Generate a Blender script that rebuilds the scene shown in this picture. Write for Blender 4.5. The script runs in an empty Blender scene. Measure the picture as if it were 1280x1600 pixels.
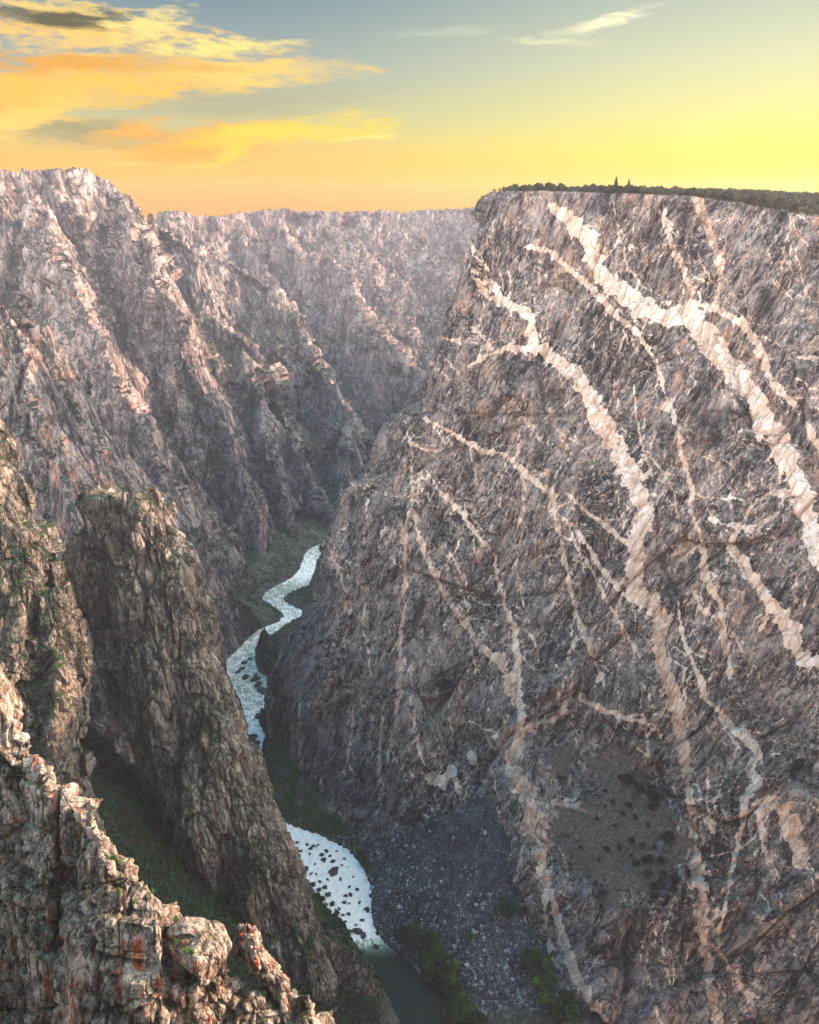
import bpy, math, random
import numpy as np
from concurrent.futures import ThreadPoolExecutor

random.seed(7)
RNG = np.random.default_rng(11)
scene = bpy.context.scene
COL = scene.collection

# ------------------------------------------------------------------ camera, sky, sun, exposure
H = 650.0                       # camera stands on the rim, metres above the river
PITCH = math.radians(20.5)
CP, SP = math.cos(PITCH), math.sin(PITCH)
F = 1280.0                      # focal length in photo pixels (photo is 1280 x 1600)
cam_data = bpy.data.cameras.new("camera")
cam = bpy.data.objects.new("camera", cam_data)
COL.objects.link(cam)
cam.location = (0, 0, H)
cam.rotation_euler = (math.pi / 2 - PITCH, 0, 0)
cam_data.sensor_fit = 'HORIZONTAL'
cam_data.sensor_width = 36.0
cam_data.lens = 36.0
cam_data.clip_start = 1.0
cam_data.clip_end = 30000.0
scene.camera = cam

SUN_AZ, SUN_EL = math.radians(78), math.radians(20)
SUN_STRENGTH = 5.0
EXPOSURE = 1.45
scene.view_settings.view_transform = 'Standard'
scene.view_settings.look = 'None'
scene.view_settings.exposure = EXPOSURE
scene.view_settings.gamma = 1.0
scene.render.engine = 'CYCLES'
scene.cycles.max_bounces = 5
scene.cycles.diffuse_bounces = 3
scene.cycles.volume_bounces = 0
scene.cycles.use_denoising = True
scene.cycles.use_adaptive_sampling = True
scene.cycles.adaptive_threshold = 0.025


def s2l(c):
    """sRGB 0-255 to linear rgba"""
    o = []
    for v in c[:3]:
        v = v / 255.0
        o.append(v / 12.92 if v <= 0.04045 else ((v + 0.055) / 1.055) ** 2.4)
    return (o[0], o[1], o[2], 1.0)


def ray(px, py):
    dx = (np.asarray(px, float) - 640.0) / F
    dy = (800.0 - np.asarray(py, float)) / F
    return dx + 0 * dy, CP + dy * SP + 0 * dx, -SP + dy * CP + 0 * dx


def P3(px, py, Y):
    x, y, z = ray(px, py)
    t = Y / y
    return np.array([x * t, y * t, H + z * t])


def Pz(px, py, z0=0.0):
    x, y, z = ray(px, py)
    t = (z0 - H) / z
    return np.array([x * t, y * t, z0])


def topix(V):
    x = V[..., 0]; y = V[..., 1]; z = V[..., 2] - H
    dep = y * CP - z * SP
    up = y * SP + z * CP
    return 640 + F * x / dep, 800 - F * up / dep, dep


def azel(px, py):
    x, y, z = ray(px, py)
    return math.degrees(math.atan2(x, y)), math.degrees(math.atan2(z, math.hypot(x, y)))


class N:
    """small node-tree writer"""
    def __init__(self, tree):
        self.t = tree
        tree.nodes.clear()

    def new(self, kind, **kw):
        n = self.t.nodes.new(kind)
        for k, v in kw.items():
            setattr(n, k, v)
        return n

    def link(self, a, b):
        self.t.links.new(a, b)

    def put(self, sock, v):
        if hasattr(v, 'is_output'):
            self.link(v, sock)
        elif v is not None:
            sock.default_value = v

    def math(self, op, a, b=None, c=None, clamp=False):
        n = self.new('ShaderNodeMath', operation=op, use_clamp=clamp)
        self.put(n.inputs[0], a)
        if b is not None: self.put(n.inputs[1], b)
        if c is not None: self.put(n.inputs[2], c)
        return n.outputs[0]

    def maprange(self, v, a, b, c=0.0, d=1.0, smooth=True):
        n = self.new('ShaderNodeMapRange', interpolation_type='SMOOTHSTEP' if smooth else 'LINEAR')
        self.put(n.inputs['Value'], v)
        n.inputs['From Min'].default_value = a; n.inputs['From Max'].default_value = b
        n.inputs['To Min'].default_value = c; n.inputs['To Max'].default_value = d
        return n.outputs[0]

    def mix(self, f, a, b, mode='MIX'):
        n = self.new('ShaderNodeMix', data_type='RGBA', blend_type=mode)
        self.put(n.inputs[0], f); self.put(n.inputs[6], a); self.put(n.inputs[7], b)
        return n.outputs[2]

    def noise(self, vec, scale=1.0, detail=4.0, rough=0.55, dist=0.0, color=False, ridged=False):
        n = self.new('ShaderNodeTexNoise')
        self.put(n.inputs['Vector'], vec)
        n.inputs['Scale'].default_value = scale
        n.inputs['Detail'].default_value = detail
        n.inputs['Roughness'].default_value = rough
        n.inputs['Distortion'].default_value = dist
        return n.outputs['Color' if color else 'Fac']

    def ramp(self, f, stops, interp='LINEAR'):
        n = self.new('ShaderNodeValToRGB')
        n.color_ramp.interpolation = interp
        e = n.color_ramp.elements
        while len(e) > 1: e.remove(e[-1])
        e[0].position = stops[0][0]; e[0].color = stops[0][1]
        for p, c in stops[1:]:
            k = e.new(p); k.color = c
        self.put(n.inputs[0], f)
        return n.outputs[0]


SKY_GAIN = 1.0
TOP_GAIN = 2.7


def build_world():
    w = bpy.data.worlds.new("World")
    scene.world = w
    w.use_nodes = True
    n = N(w.node_tree)
    tc = n.new('ShaderNodeTexCoord')
    sep = n.new('ShaderNodeSeparateXYZ')
    n.link(tc.outputs['Generated'], sep.inputs[0])
    az = n.math('MULTIPLY', n.math('ARCTAN2', sep.outputs[0], sep.outputs[1]), 180 / math.pi)
    el = n.math('MULTIPLY', n.math('ARCSINE', sep.outputs[2]), 180 / math.pi)
    e01 = n.maprange(el, 0, 60, 0, 1, smooth=False)

    def g(c, k=None):
        c = s2l(c)
        if k is None: k = 1.12 * 2.0 ** -EXPOSURE
        return (c[0] * k, c[1] * k, c[2] * k, 1)
    zen = [(0.32, g((150, 166, 176), .8)), (0.5, g((140, 176, 198), 1.0)), (0.75, g((112, 170, 206), .95)), (1.0, g((98, 164, 208), .9))]
    left = n.ramp(e01, [(0.0, g((255, 164, 0))), (0.025, g((255, 184, 10))), (0.05, g((240, 192, 84))),
                        (0.083, g((198, 192, 140))), (0.133, g((160, 172, 164))), (0.19, g((122, 146, 154)))] + zen)
    right = n.ramp(e01, [(0.0, g((255, 208, 0))), (0.03, g((255, 228, 34))), (0.055, g((255, 240, 84))),
                         (0.085, g((248, 236, 136))), (0.133, g((228, 226, 172))), (0.19, g((194, 202, 178)))] + zen)
    fz = n.maprange(az, -14, 27)
    sky = n.mix(fz, left, right)
    # ---- clouds, each placed by azimuth and elevation on the dome
    comb = n.new('ShaderNodeCombineXYZ')
    n.put(comb.inputs[0], az); n.put(comb.inputs[1], el)
    uv = comb.outputs[0]
    mp = n.new('ShaderNodeMapping'); mp.inputs['Scale'].default_value = (0.16, 0.75, 1); n.link(uv, mp.inputs[0])
    wc = n.noise(mp.outputs[0], 1.0, 5, 0.6, 0.4, color=True)
    sub = n.new('ShaderNodeVectorMath', operation='SUBTRACT'); n.link(wc, sub.inputs[0]); sub.inputs[1].default_value = (.5, .5, .5)
    scl = n.new('ShaderNodeVectorMath', operation='MULTIPLY'); n.link(sub.outputs[0], scl.inputs[0]); scl.inputs[1].default_value = (6.0, 1.7, 0)
    add = n.new('ShaderNodeVectorMath', operation='ADD'); n.link(uv, add.inputs[0]); n.link(scl.outputs[0], add.inputs[1])
    wuv = add.outputs[0]
    mp2 = n.new('ShaderNodeMapping'); mp2.inputs['Scale'].default_value = (0.22, 1.7, 1); mp2.inputs['Rotation'].default_value = (0, 0, math.radians(-5))
    n.link(wuv, mp2.inputs[0])
    wisp = n.noise(mp2.outputs[0], 1.0, 9, 0.66, 0.3)
    mp3 = n.new('ShaderNodeMapping'); mp3.inputs['Scale'].default_value = (0.7, 2.4, 1); n.link(uv, mp3.inputs[0])
    puff = n.noise(mp3.outputs[0], 1.0, 6, 0.65, 0.3)

    def blob(cx, cy, hl, hw, ang, col, op, soft=0.15, wsp=0.6, tex=None):
        nonlocal sky
        a0, e0 = azel(cx, cy)
        k = 60.0 / F * 0.93
        A, B = hl * k, hw * k
        s = n.new('ShaderNodeVectorMath', operation='SUBTRACT'); n.link(wuv, s.inputs[0]); s.inputs[1].default_value = (a0, e0, 0)
        m = n.new('ShaderNodeMapping'); m.vector_type = 'TEXTURE'
        m.inputs['Rotation'].default_value = (0, 0, math.radians(ang)); m.inputs['Scale'].default_value = (A, B, 1)
        n.link(s.outputs[0], m.inputs[0])
        ln = n.new('ShaderNodeVectorMath', operation='LENGTH'); n.link(m.outputs[0], ln.inputs[0])
        f = n.maprange(ln.outputs['Value'], 1.45, 0.1, smooth=False)
        inside = n.maprange(f, 0.08, 0.34)
        f = n.math('MULTIPLY_ADD', n.math('SUBTRACT', tex or wisp, 0.5), 1.1 + 1.9 * wsp, f)
        f = n.math('MULTIPLY', n.math('MULTIPLY', n.maprange(f, 0.12, 0.95), inside), op, clamp=True)
        sky = n.mix(f, sky, g(col))
    blob(330, 155, 230, 24, 2, (178, 172, 130), 0.6, 0.1, 0.5)
    blob(110, 203, 150, 20, -3, (158, 150, 100), 0.85, 0.1, 0.4)
    blob(10, 150, 170, 46, 10, (255, 192, 62), 1.0, 0.3, 0.35)
    blob(170, 128, 250, 34, 7, (255, 200, 76), 1.0, 0.3, 0.5)
    blob(390, 112, 150, 20, 3, (255, 214, 106), 0.95, 0.2, 0.6)
    blob(30, 186, 110, 18, 14, (255, 214, 96), 0.9, 0.1, 0.5)
    blob(110, 104, 210, 11, 1, (236, 164, 52), 0.8, 0.1, 0.7)
    blob(140, 56, 170, 26, 0, (255, 208, 112), 1.0, 0.2, 0.75, puff)
    blob(95, 28, 140, 17, 1, (104, 94, 58), 1.0, 0.25, 0.35)
    blob(235, 42, 60, 22, 12, (255, 230, 138), 1.0, 0.2, 0.7, puff)
    blob(60, 6, 110, 9, 0, (255, 218, 120), 0.9, 0.1, 0.7, puff)
    blob(345, 76, 100, 11, 4, (255, 232, 130), 1.0, 0.2, 0.6, puff)
    blob(200, 204, 60, 12, 14, (250, 180, 62), 0.9, 0.1, 0.5)
    blob(330, 222, 140, 30, 8, (255, 174, 10), 1.0, 0.35, 0.35)
    blob(450, 204, 160, 19, 5, (255, 218, 50), 1.0, 0.25, 0.4)
    blob(350, 243, 70, 10, 22, (255, 212, 40), 1.0, 0.1, 0.4)
    blob(585, 210, 44, 5, 4, (255, 228, 110), 1.0, 0.1, 0.3)
    blob(215, 257, 65, 5, -4, (255, 208, 80), 0.9, 0.1, 0.6)
    blob(375, 283, 34, 5, 0, (255, 196, 64), 0.6, 0.1, 0.6)
    blob(520, 308, 26, 4, 0, (255, 196, 64), 0.5, 0.1, 0.6)
    blob(930, 36, 80, 10, 9, (255, 246, 200), 0.95, 0.2, 0.7)
    blob(1000, 24, 34, 4, 4, (255, 246, 214), 0.7, 0.1, 0.7)
    blob(870, 66, 75, 5, -3, (236, 230, 184), 0.7, 0.1, 0.6)
    blob(690, 52, 90, 7, 2, (196, 202, 178), 0.7, 0.1, 0.5)
    # ---- the sky behind the viewer: pale pink opposite the sunset
    back = n.ramp(e01, [(0.0, g((236, 196, 172), 1.5)), (0.1, g((242, 216, 198), 3.0)), (0.35, g((236, 220, 214), 3.2)), (0.55, g((208, 214, 216), 1.7)),
                        (0.75, g((130, 176, 204), 1.05)), (1.0, g((98, 164, 208), .9))])
    fb = n.maprange(sep.outputs[1], 0.45, -0.35)
    sky = n.mix(fb, sky, back)
    # the bright glow round the low sun, outside the picture to the right
    dp = n.new('ShaderNodeVectorMath', operation='DOT_PRODUCT'); n.link(tc.outputs['Generated'], dp.inputs[0])
    dp.inputs[1].default_value = (math.sin(SUN_AZ) * math.cos(SUN_EL + .12), math.cos(SUN_AZ) * math.cos(SUN_EL + .12), math.sin(SUN_EL + .12))
    gl = n.math('POWER', n.maprange(dp.outputs['Value'], 0.60, 1.0, 0, 1, smooth=False), 1.6)
    sky = n.mix(gl, sky, (4.3, 3.5, 3.2, 1))
    nish = n.new('ShaderNodeTexSky', sky_type='NISHITA')
    nish.sun_disc = False
    nish.sun_elevation = SUN_EL
    nish.sun_rotation = SUN_AZ
    bg1 = n.new('ShaderNodeBackground'); n.link(sky, bg1.inputs[0]); bg1.inputs[1].default_value = SKY_GAIN
    bg2 = n.new('ShaderNodeBackground'); n.link(nish.outputs[0], bg2.inputs[0]); bg2.inputs[1].default_value = 0.05
    mx = n.new('ShaderNodeMixShader'); mx.inputs[0].default_value = 0.06
    n.link(bg1.outputs[0], mx.inputs[1]); n.link(bg2.outputs[0], mx.inputs[2])
    out = n.new('ShaderNodeOutputWorld')
    n.link(mx.outputs[0], out.inputs[0])
    w.cycles.sampling_method = 'MANUAL'
    w.cycles.sample_map_resolution = 1024


build_world()

sun_data = bpy.data.lights.new("sun", 'SUN')
sun_data.energy = SUN_STRENGTH
sun_data.angle = math.radians(0.6)
sun_data.color = (1.0, 0.53, 0.34)
sun = bpy.data.objects.new("sun", sun_data)
COL.objects.link(sun)
sun.location = (0, 0, 1500)
sun.rotation_euler = (math.pi / 2 - SUN_EL, 0, -SUN_AZ + math.pi)

# ------------------------------------------------------------------ numeric noise
POOL = ThreadPoolExecutor(4)
CH = 1 << 15


def pmap(fn, *arrs):
    """run fn over row chunks of the arrays, in threads"""
    n = len(arrs[0])
    parts = list(POOL.map(lambda i: fn(*[a[i:i + CH] for a in arrs]), range(0, n, CH)))
    if isinstance(parts[0], tuple):
        return tuple(np.concatenate([p[k] for p in parts]) for k in range(len(parts[0])))
    return np.concatenate(parts)


U = np.uint32
G16 = np.array([[1, 1, 0], [-1, 1, 0], [1, -1, 0], [-1, -1, 0], [1, 0, 1], [-1, 0, 1], [1, 0, -1], [-1, 0, -1],
                [0, 1, 1], [0, -1, 1], [0, 1, -1], [0, -1, -1], [1, 1, 0], [0, -1, 1], [-1, 1, 0], [0, -1, -1]], np.float32)


def h3(ix, iy, iz, seed):
    h = ix * U(374761393) + iy * U(668265263) + iz * U(3266489917) + U((seed * 974634533) & 0xffffffff)
    h = (h ^ (h >> U(15))) * U(2246822519)
    h = (h ^ (h >> U(13))) * U(3266489917)
    return h ^ (h >> U(16))


def _perlin(Q, seed):
    fl = np.floor(Q)
    f = (Q - fl).astype(np.float32)
    i = fl.astype(np.int64).astype(U)
    x, y, z = f[:, 0], f[:, 1], f[:, 2]
    u = x * x * x * (x * (x * 6 - 15) + 10); v = y * y * y * (y * (y * 6 - 15) + 10); w = z * z * z * (z * (z * 6 - 15) + 10)
    r = 0
    for a in (0, 1):
        wa = u if a else 1 - u
        for b in (0, 1):
            wb = v if b else 1 - v
            for c in (0, 1):
                wc = w if c else 1 - w
                g = G16[h3(i[:, 0] + U(a), i[:, 1] + U(b), i[:, 2] + U(c), seed) & U(15)]
                r = r + wa * wb * wc * (g[:, 0] * (x - a) + g[:, 1] * (y - b) + g[:, 2] * (z - c))
    return r


def fbm(Q, octv=4, gain=0.5, seed=0, ridged=False, lac=2.03):
    def fn(q):
        q = q.astype(np.float32)
        s = np.zeros(len(q), np.float32); a = 1.0; tot = 0
        for o in range(octv):
            v = _perlin(q, seed + o * 17)
            s += a * ((1 - 2.0 * np.abs(v)) if ridged else v * 1.5)
            tot += a; a *= gain; q = q * lac + 7.13
        return s / tot
    return pmap(fn, Q)


def facet(Q, seed=0, tilt=0.9, block=False):
    """angular rock: every cell of a cell pattern has its own height and its own tilted plane; also the distance to the crack"""
    def fn(q):
        q = q.astype(np.float32)
        fl = np.floor(q); i = fl.astype(np.int64).astype(U); f = q - fl
        n = len(q)
        d1 = np.full(n, 9.0, np.float32); d2 = d1.copy(); hh = np.zeros(n, U); off = np.zeros((n, 3), np.float32)
        for a in (-1, 0, 1):
            for b in (-1, 0, 1):
                for c in (-1, 0, 1):
                    h = h3(i[:, 0] + U(a & 0xffffffff), i[:, 1] + U(b & 0xffffffff), i[:, 2] + U(c & 0xffffffff), seed)
                    ox = (h & U(1023)).astype(np.float32) / 1023 * .9 + a - f[:, 0]
                    oy = ((h >> U(10)) & U(1023)).astype(np.float32) / 1023 * .9 + b - f[:, 1]
                    oz = ((h >> U(20)) & U(1023)).astype(np.float32) / 1023 * .9 + c - f[:, 2]
                    d = np.maximum(np.maximum(np.abs(ox), np.abs(oy)), np.abs(oz)) ** 2 if block else ox * ox + oy * oy + oz * oz
                    m = d < d1
                    d2 = np.where(m, d1, np.minimum(d2, d))
                    d1 = np.where(m, d, d1)
                    hh = np.where(m, h, hh)
                    off[m, 0] = ox[m]; off[m, 1] = oy[m]; off[m, 2] = oz[m]
        r = h3(hh, hh >> U(7), hh >> U(13), seed + 5)
        g = np.stack([(r & U(255)), ((r >> U(8)) & U(255)), ((r >> U(16)) & U(255))], 1).astype(np.float32) / 127.5 - 1
        base = ((r >> U(24)) & U(255)).astype(np.float32) / 255 - 0.5
        return base - tilt * (off * g).sum(1), np.sqrt(d2) - np.sqrt(d1)
    return pmap(fn, Q)


def sstep(a, b, x):
    t = np.clip((x - a) / (b - a), 0, 1)
    return t * t * (3 - 2 * t)


# ------------------------------------------------------------------ mesh helpers
def link_mesh(name, me, mat=None, parent=None):
    o = bpy.data.objects.new(name, me)
    COL.objects.link(o)
    if mat is not None:
        me.materials.append(mat)
    if parent is not None:
        o.parent = parent
    return o


def mesh_np(name, V, quads, mat=None, smooth=True, attrs=None, parent=None):
    me = bpy.data.meshes.new(name)
    V = np.ascontiguousarray(V, np.float32); quads = np.ascontiguousarray(quads, np.int32)
    k = quads.shape[1]
    me.vertices.add(len(V)); me.vertices.foreach_set('co', V.ravel())
    me.loops.add(quads.size); me.loops.foreach_set('vertex_index', quads.ravel())
    me.polygons.add(len(quads))
    me.polygons.foreach_set('loop_start', np.arange(0, quads.size, k, dtype=np.int32))
    me.polygons.foreach_set('use_smooth', np.full(len(quads), smooth, bool))
    for an, av in (attrs or {}).items():
        a = me.attributes.new(an, 'FLOAT', 'POINT')
        a.data.foreach_set('value', np.ascontiguousarray(av, np.float32).ravel())
    me.update(calc_edges=True)
    me.validate()
    return link_mesh(name, me, mat, parent)


def gridquads(nr, nc, flip=False):
    i = np.arange(nr * nc).reshape(nr, nc)
    q = np.stack([i[:-1, :-1], i[1:, :-1], i[1:, 1:], i[:-1, 1:]], -1).reshape(-1, 4)
    return q[:, ::-1] if flip else q


def gridnormals(V, nr, nc):
    G = V.reshape(nr, nc, 3)
    du = np.gradient(G, axis=1); dv = np.gradient(G, axis=0)
    nrm = np.cross(dv, du)
    nrm /= np.linalg.norm(nrm, axis=2, keepdims=True) + 1e-9
    return nrm.reshape(-1, 3)


def setting(o, label, cat=None):
    o['kind'] = 'structure'
    o['label'] = label
    if cat: o['category'] = cat
    return o


def tag(o, label, cat, group=None, kind=None):
    o['label'] = label; o['category'] = cat
    if group: o['group'] = group
    if kind: o['kind'] = kind
    return o


# ------------------------------------------------------------------ materials
def rock_mat(name, dark, mid, light, warm, warm_amt=0.5, az=0.0, shear=0.0, unit=1.0, streak=1.0, vein=False,
             green=0.0, green_col=(46, 62, 34), bump=1.0, scree=False, lichen=None, contrast=1.0):
    m = bpy.data.materials.new(name)
    m.use_nodes = True
    n = N(m.node_tree)
    tc = n.new('ShaderNodeTexCoord')
    r1 = n.new('ShaderNodeMapping'); r1.inputs['Rotation'].default_value = (0, 0, az)
    n.link(tc.outputs['Object'], r1.inputs[0])
    # shear the along-wall axis with height, so that fractures lean
    sp = n.new('ShaderNodeSeparateXYZ'); n.link(r1.outputs[0], sp.inputs[0])
    sx = n.math('MULTIPLY_ADD', sp.outputs[2], -shear, sp.outputs[0])
    cb = n.new('ShaderNodeCombineXYZ'); n.put(cb.inputs[0], sx); n.put(cb.inputs[1], sp.outputs[1]); n.put(cb.inputs[2], sp.outputs[2])
    base = cb.outputs[0]

    def mapped(sc):
        q = n.new('ShaderNodeMapping'); q.inputs['Scale'].default_value = sc; n.link(base, q.inputs[0]); return q.outputs[0]
    u = 1.0 / unit
    big = n.noise(mapped((u / 40, u / 40, u / 70)), 1, 5, 0.6, 0.6)
    med = n.noise(mapped((u / 6, u / 6, u / 18)), 1, 7, 0.68, 0.25)
    fine = n.noise(mapped((u / 1.6, u / 1.6, u / 3.2)), 1, 5, 0.7, 0.3)
    stk = n.noise(mapped((u / 2.6, u / 2.6, u / 42)), 1, 6, 0.7, 0.25)
    stk2 = n.noise(mapped((u / 9, u / 9, u / 110)), 1, 5, 0.65, 0.4)
    v = n.math('MULTIPLY_ADD', n.math('SUBTRACT', med, 0.5), 1.1 * contrast, 0.5)
    v = n.math('MULTIPLY_ADD', n.math('SUBTRACT', big, 0.5), 0.85 * contrast, v)
    v = n.math('MULTIPLY_ADD', n.math('SUBTRACT', stk, 0.5), 0.75 * streak * contrast, v)
    v = n.math('MULTIPLY_ADD', n.math('SUBTRACT', fine, 0.5), 0.7 * contrast, v)
    col = n.ramp(v, [(0.24, s2l(dark)), (0.5, s2l(mid)), (0.74, s2l(light))])
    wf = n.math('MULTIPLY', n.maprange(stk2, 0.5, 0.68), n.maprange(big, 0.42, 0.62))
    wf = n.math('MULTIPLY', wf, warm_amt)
    if vein:   # iron stains weighted by height, painting warm light onto the upper cliff
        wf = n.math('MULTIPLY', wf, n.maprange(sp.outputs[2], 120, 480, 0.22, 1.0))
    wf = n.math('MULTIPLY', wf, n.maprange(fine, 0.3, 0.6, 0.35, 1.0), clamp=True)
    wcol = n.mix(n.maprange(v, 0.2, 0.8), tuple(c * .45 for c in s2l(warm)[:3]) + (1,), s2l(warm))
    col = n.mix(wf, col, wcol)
    # joint blocks: every block has its own tone and stands a little in or out
    wn = n.noise(mapped((u / 9, u / 9, u / 14)), 1, 3, 0.5, color=True)
    wa = n.new('ShaderNodeVectorMath', operation='MULTIPLY_ADD'); n.link(wn, wa.inputs[0]); wa.inputs[1].default_value = (2.4 * unit,) * 3; n.link(base, wa.inputs[2])

    def vor(sc, feat='F1'):
        q = n.new('ShaderNodeMapping'); q.inputs['Scale'].default_value = sc; n.link(wa.outputs[0], q.inputs[0])
        k = n.new('ShaderNodeTexVoronoi', feature=feat); n.link(q.outputs[0], k.inputs['Vector']); k.inputs['Scale'].default_value = 1.0
        return k
    va = vor((u / 7.5, u / 7.5, u / 17)); vb = vor((u / 2.7, u / 2.7, u / 5.5)); ve_ = vor((u / 7.5, u / 7.5, u / 17), 'DISTANCE_TO_EDGE')
    sa_ = n.new('ShaderNodeSeparateColor'); n.link(va.outputs['Color'], sa_.inputs[0])
    sb_ = n.new('ShaderNodeSeparateColor'); n.link(vb.outputs['Color'], sb_.inputs[0])
    tone_ = n.math('ADD', n.math('MULTIPLY', sa_.outputs[1], 0.55), n.math('MULTIPLY', sb_.outputs[1], 0.45))
    col = n.mix(n.math('MULTIPLY', n.maprange(tone_, 0.5, 0.15, smooth=False), 0.55), col, tuple(c * .8 for c in s2l(dark)[:3]) + (1,))
    col = n.mix(n.math('MULTIPLY', n.maprange(tone_, 0.55, 0.9, smooth=False), 0.45), col, s2l(light))
    # dark water streaks that run down the face
    df = n.math('MULTIPLY', n.maprange(stk2, 0.42, 0.30), 0.5 * streak, clamp=True)
    col = n.mix(df, col, s2l(dark))
    if lichen:
        lf = n.maprange(n.noise(mapped((u / 3.5, u / 3.5, u / 5)), 1, 6, 0.7), 0.56, 0.68)
        col = n.mix(n.math('MULTIPLY', lf, 0.6), col, s2l(lichen))
    hgt = n.math('ADD', n.math('MULTIPLY', med, 1.3 * unit), n.math('MULTIPLY', fine, 0.8 * unit))
    hgt = n.math('MULTIPLY_ADD', stk, 1.6 * unit * streak, hgt)
    hgt = n.math('MULTIPLY_ADD', sa_.outputs[0], 2.0 * unit, hgt)
    hgt = n.math('MULTIPLY_ADD', sb_.outputs[0], 0.9 * unit, hgt)
    hgt = n.math('MULTIPLY_ADD', n.maprange(ve_.outputs['Distance'], 0.0, 0.07, -1, 0), 1.0 * unit, hgt)
    if vein:
        at = n.new('ShaderNodeAttribute', attribute_name='vein')
        # fine web of thin pale stringers, then the mapped dikes
        vn = n.noise(mapped((1 / 34, 1 / 34, 1 / 62)), 1, 6, 0.62, 1.4)
        web = n.maprange(n.math('ABSOLUTE', n.math('SUBTRACT', vn, 0.5)), 0.016, 0.003)
        vn2 = n.noise(mapped((1 / 20, 1 / 20, 1 / 55)), 1, 5, 0.6, 1.0)
        web2 = n.maprange(n.math('ABSOLUTE', n.math('SUBTRACT', vn2, 0.47)), 0.015, 0.003)
        gate = n.maprange(n.noise(mapped((1 / 60, 1 / 60, 1 / 90)), 1.3, 3, 0.5), 0.45, 0.6)
        nearv = n.maprange(at.outputs['Fac'], -22, -1)
        gate = n.math('MAXIMUM', gate, nearv)
        webf = n.math('MULTIPLY', n.math('MAXIMUM', web, web2), n.math('MULTIPLY', gate, n.maprange(fine, 0.35, 0.6, 0.2, 0.9)))
        edge = n.math('MULTIPLY_ADD', n.math('SUBTRACT', fine, 0.5), 3.6, at.outputs['Fac'])
        edge = n.math('MULTIPLY_ADD', n.math('SUBTRACT', med, 0.5), 5.0, edge)
        edge = n.math('MULTIPLY_ADD', n.math('SUBTRACT', tone_, 0.5), 2.2, edge)
        edge = n.math('MULTIPLY_ADD', n.math('SUBTRACT', stk, 0.5), 6.0, edge)
        vf = n.maprange(edge, -0.4, 0.8)
        vf = n.math('MULTIPLY', vf, n.maprange(stk2, 0.30, 0.42, 0.45, 1.0))
        tone = n.new('ShaderNodeAttribute', attribute_name='vtone')
        vv = n.math('MULTIPLY_ADD', n.math('SUBTRACT', med, 0.5), 1.2, tone.outputs['Fac'])
        vv = n.math('MULTIPLY_ADD', n.math('SUBTRACT', stk, 0.5), 0.8, vv)
        vv = n.math('MULTIPLY_ADD', n.math('SUBTRACT', tone_, 0.5), 0.5, vv)
        vcol = n.ramp(vv, [(0.05, s2l((128, 110, 98))), (0.33, s2l((188, 162, 142))), (0.58, s2l((228, 206, 186))), (0.88, s2l((248, 236, 222)))])
        vcol = n.mix(n.math('MULTIPLY', n.maprange(big, 0.45, 0.62), 0.18), vcol, s2l((222, 160, 118)))
        col = n.mix(webf, col, s2l((206, 186, 168)))
        col = n.mix(vf, col, vcol)
    if scree:
        at = n.new('ShaderNodeAttribute', attribute_name='scree')
        sf = n.maprange(n.math('MULTIPLY_ADD', n.math('SUBTRACT', med, 0.5), 0.8, at.outputs['Fac']), 0.35, 0.65)
        sn = n.noise(mapped((0.45, 0.45, 0.45)), 1, 6, 0.75)
        scol = n.ramp(sn, [(0.3, s2l((54, 48, 45))), (0.5, s2l((104, 94, 87))), (0.7, s2l((150, 139, 128)))])
        col = n.mix(sf, col, scol)
    if green > 0:
        geo = n.new('ShaderNodeNewGeometry')
        sg = n.new('ShaderNodeSeparateXYZ'); n.link(geo.outputs['True Normal'], sg.inputs[0])
        gn = n.noise(mapped((u / 8, u / 8, u / 8)), 1, 5, 0.65)
        gv = n.math('MULTIPLY_ADD', n.math('SUBTRACT', gn, 0.5), 1.6, sg.outputs[2])
        ga = n.new('ShaderNodeAttribute', attribute_name='gully')
        gv = n.math('MULTIPLY_ADD', ga.outputs['Fac'], 0.5, gv)
        gf = n.math('MULTIPLY', n.maprange(gv, 0.52, 0.78), green, clamp=True)
        gcol = n.mix(n.maprange(fine, 0.3, 0.7), tuple(c * .5 for c in s2l(green_col)[:3]) + (1,), s2l(green_col))
        col = n.mix(gf, col, gcol)
    bp = n.new('ShaderNodeBump'); bp.inputs['Strength'].default_value = 0.9; bp.inputs['Distance'].default_value = bump
    n.link(hgt, bp.inputs['Height'])
    bs = n.new('ShaderNodeBsdfPrincipled')
    n.link(col, bs.inputs['Base Color'])
    bs.inputs['Roughness'].default_value = 0.85
    bs.inputs['Specular IOR Level'].default_value = 0.25
    n.link(bp.outputs[0], bs.inputs['Normal'])
    out = n.new('ShaderNodeOutputMaterial'); n.link(bs.outputs[0], out.inputs[0])
    return m


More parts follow.
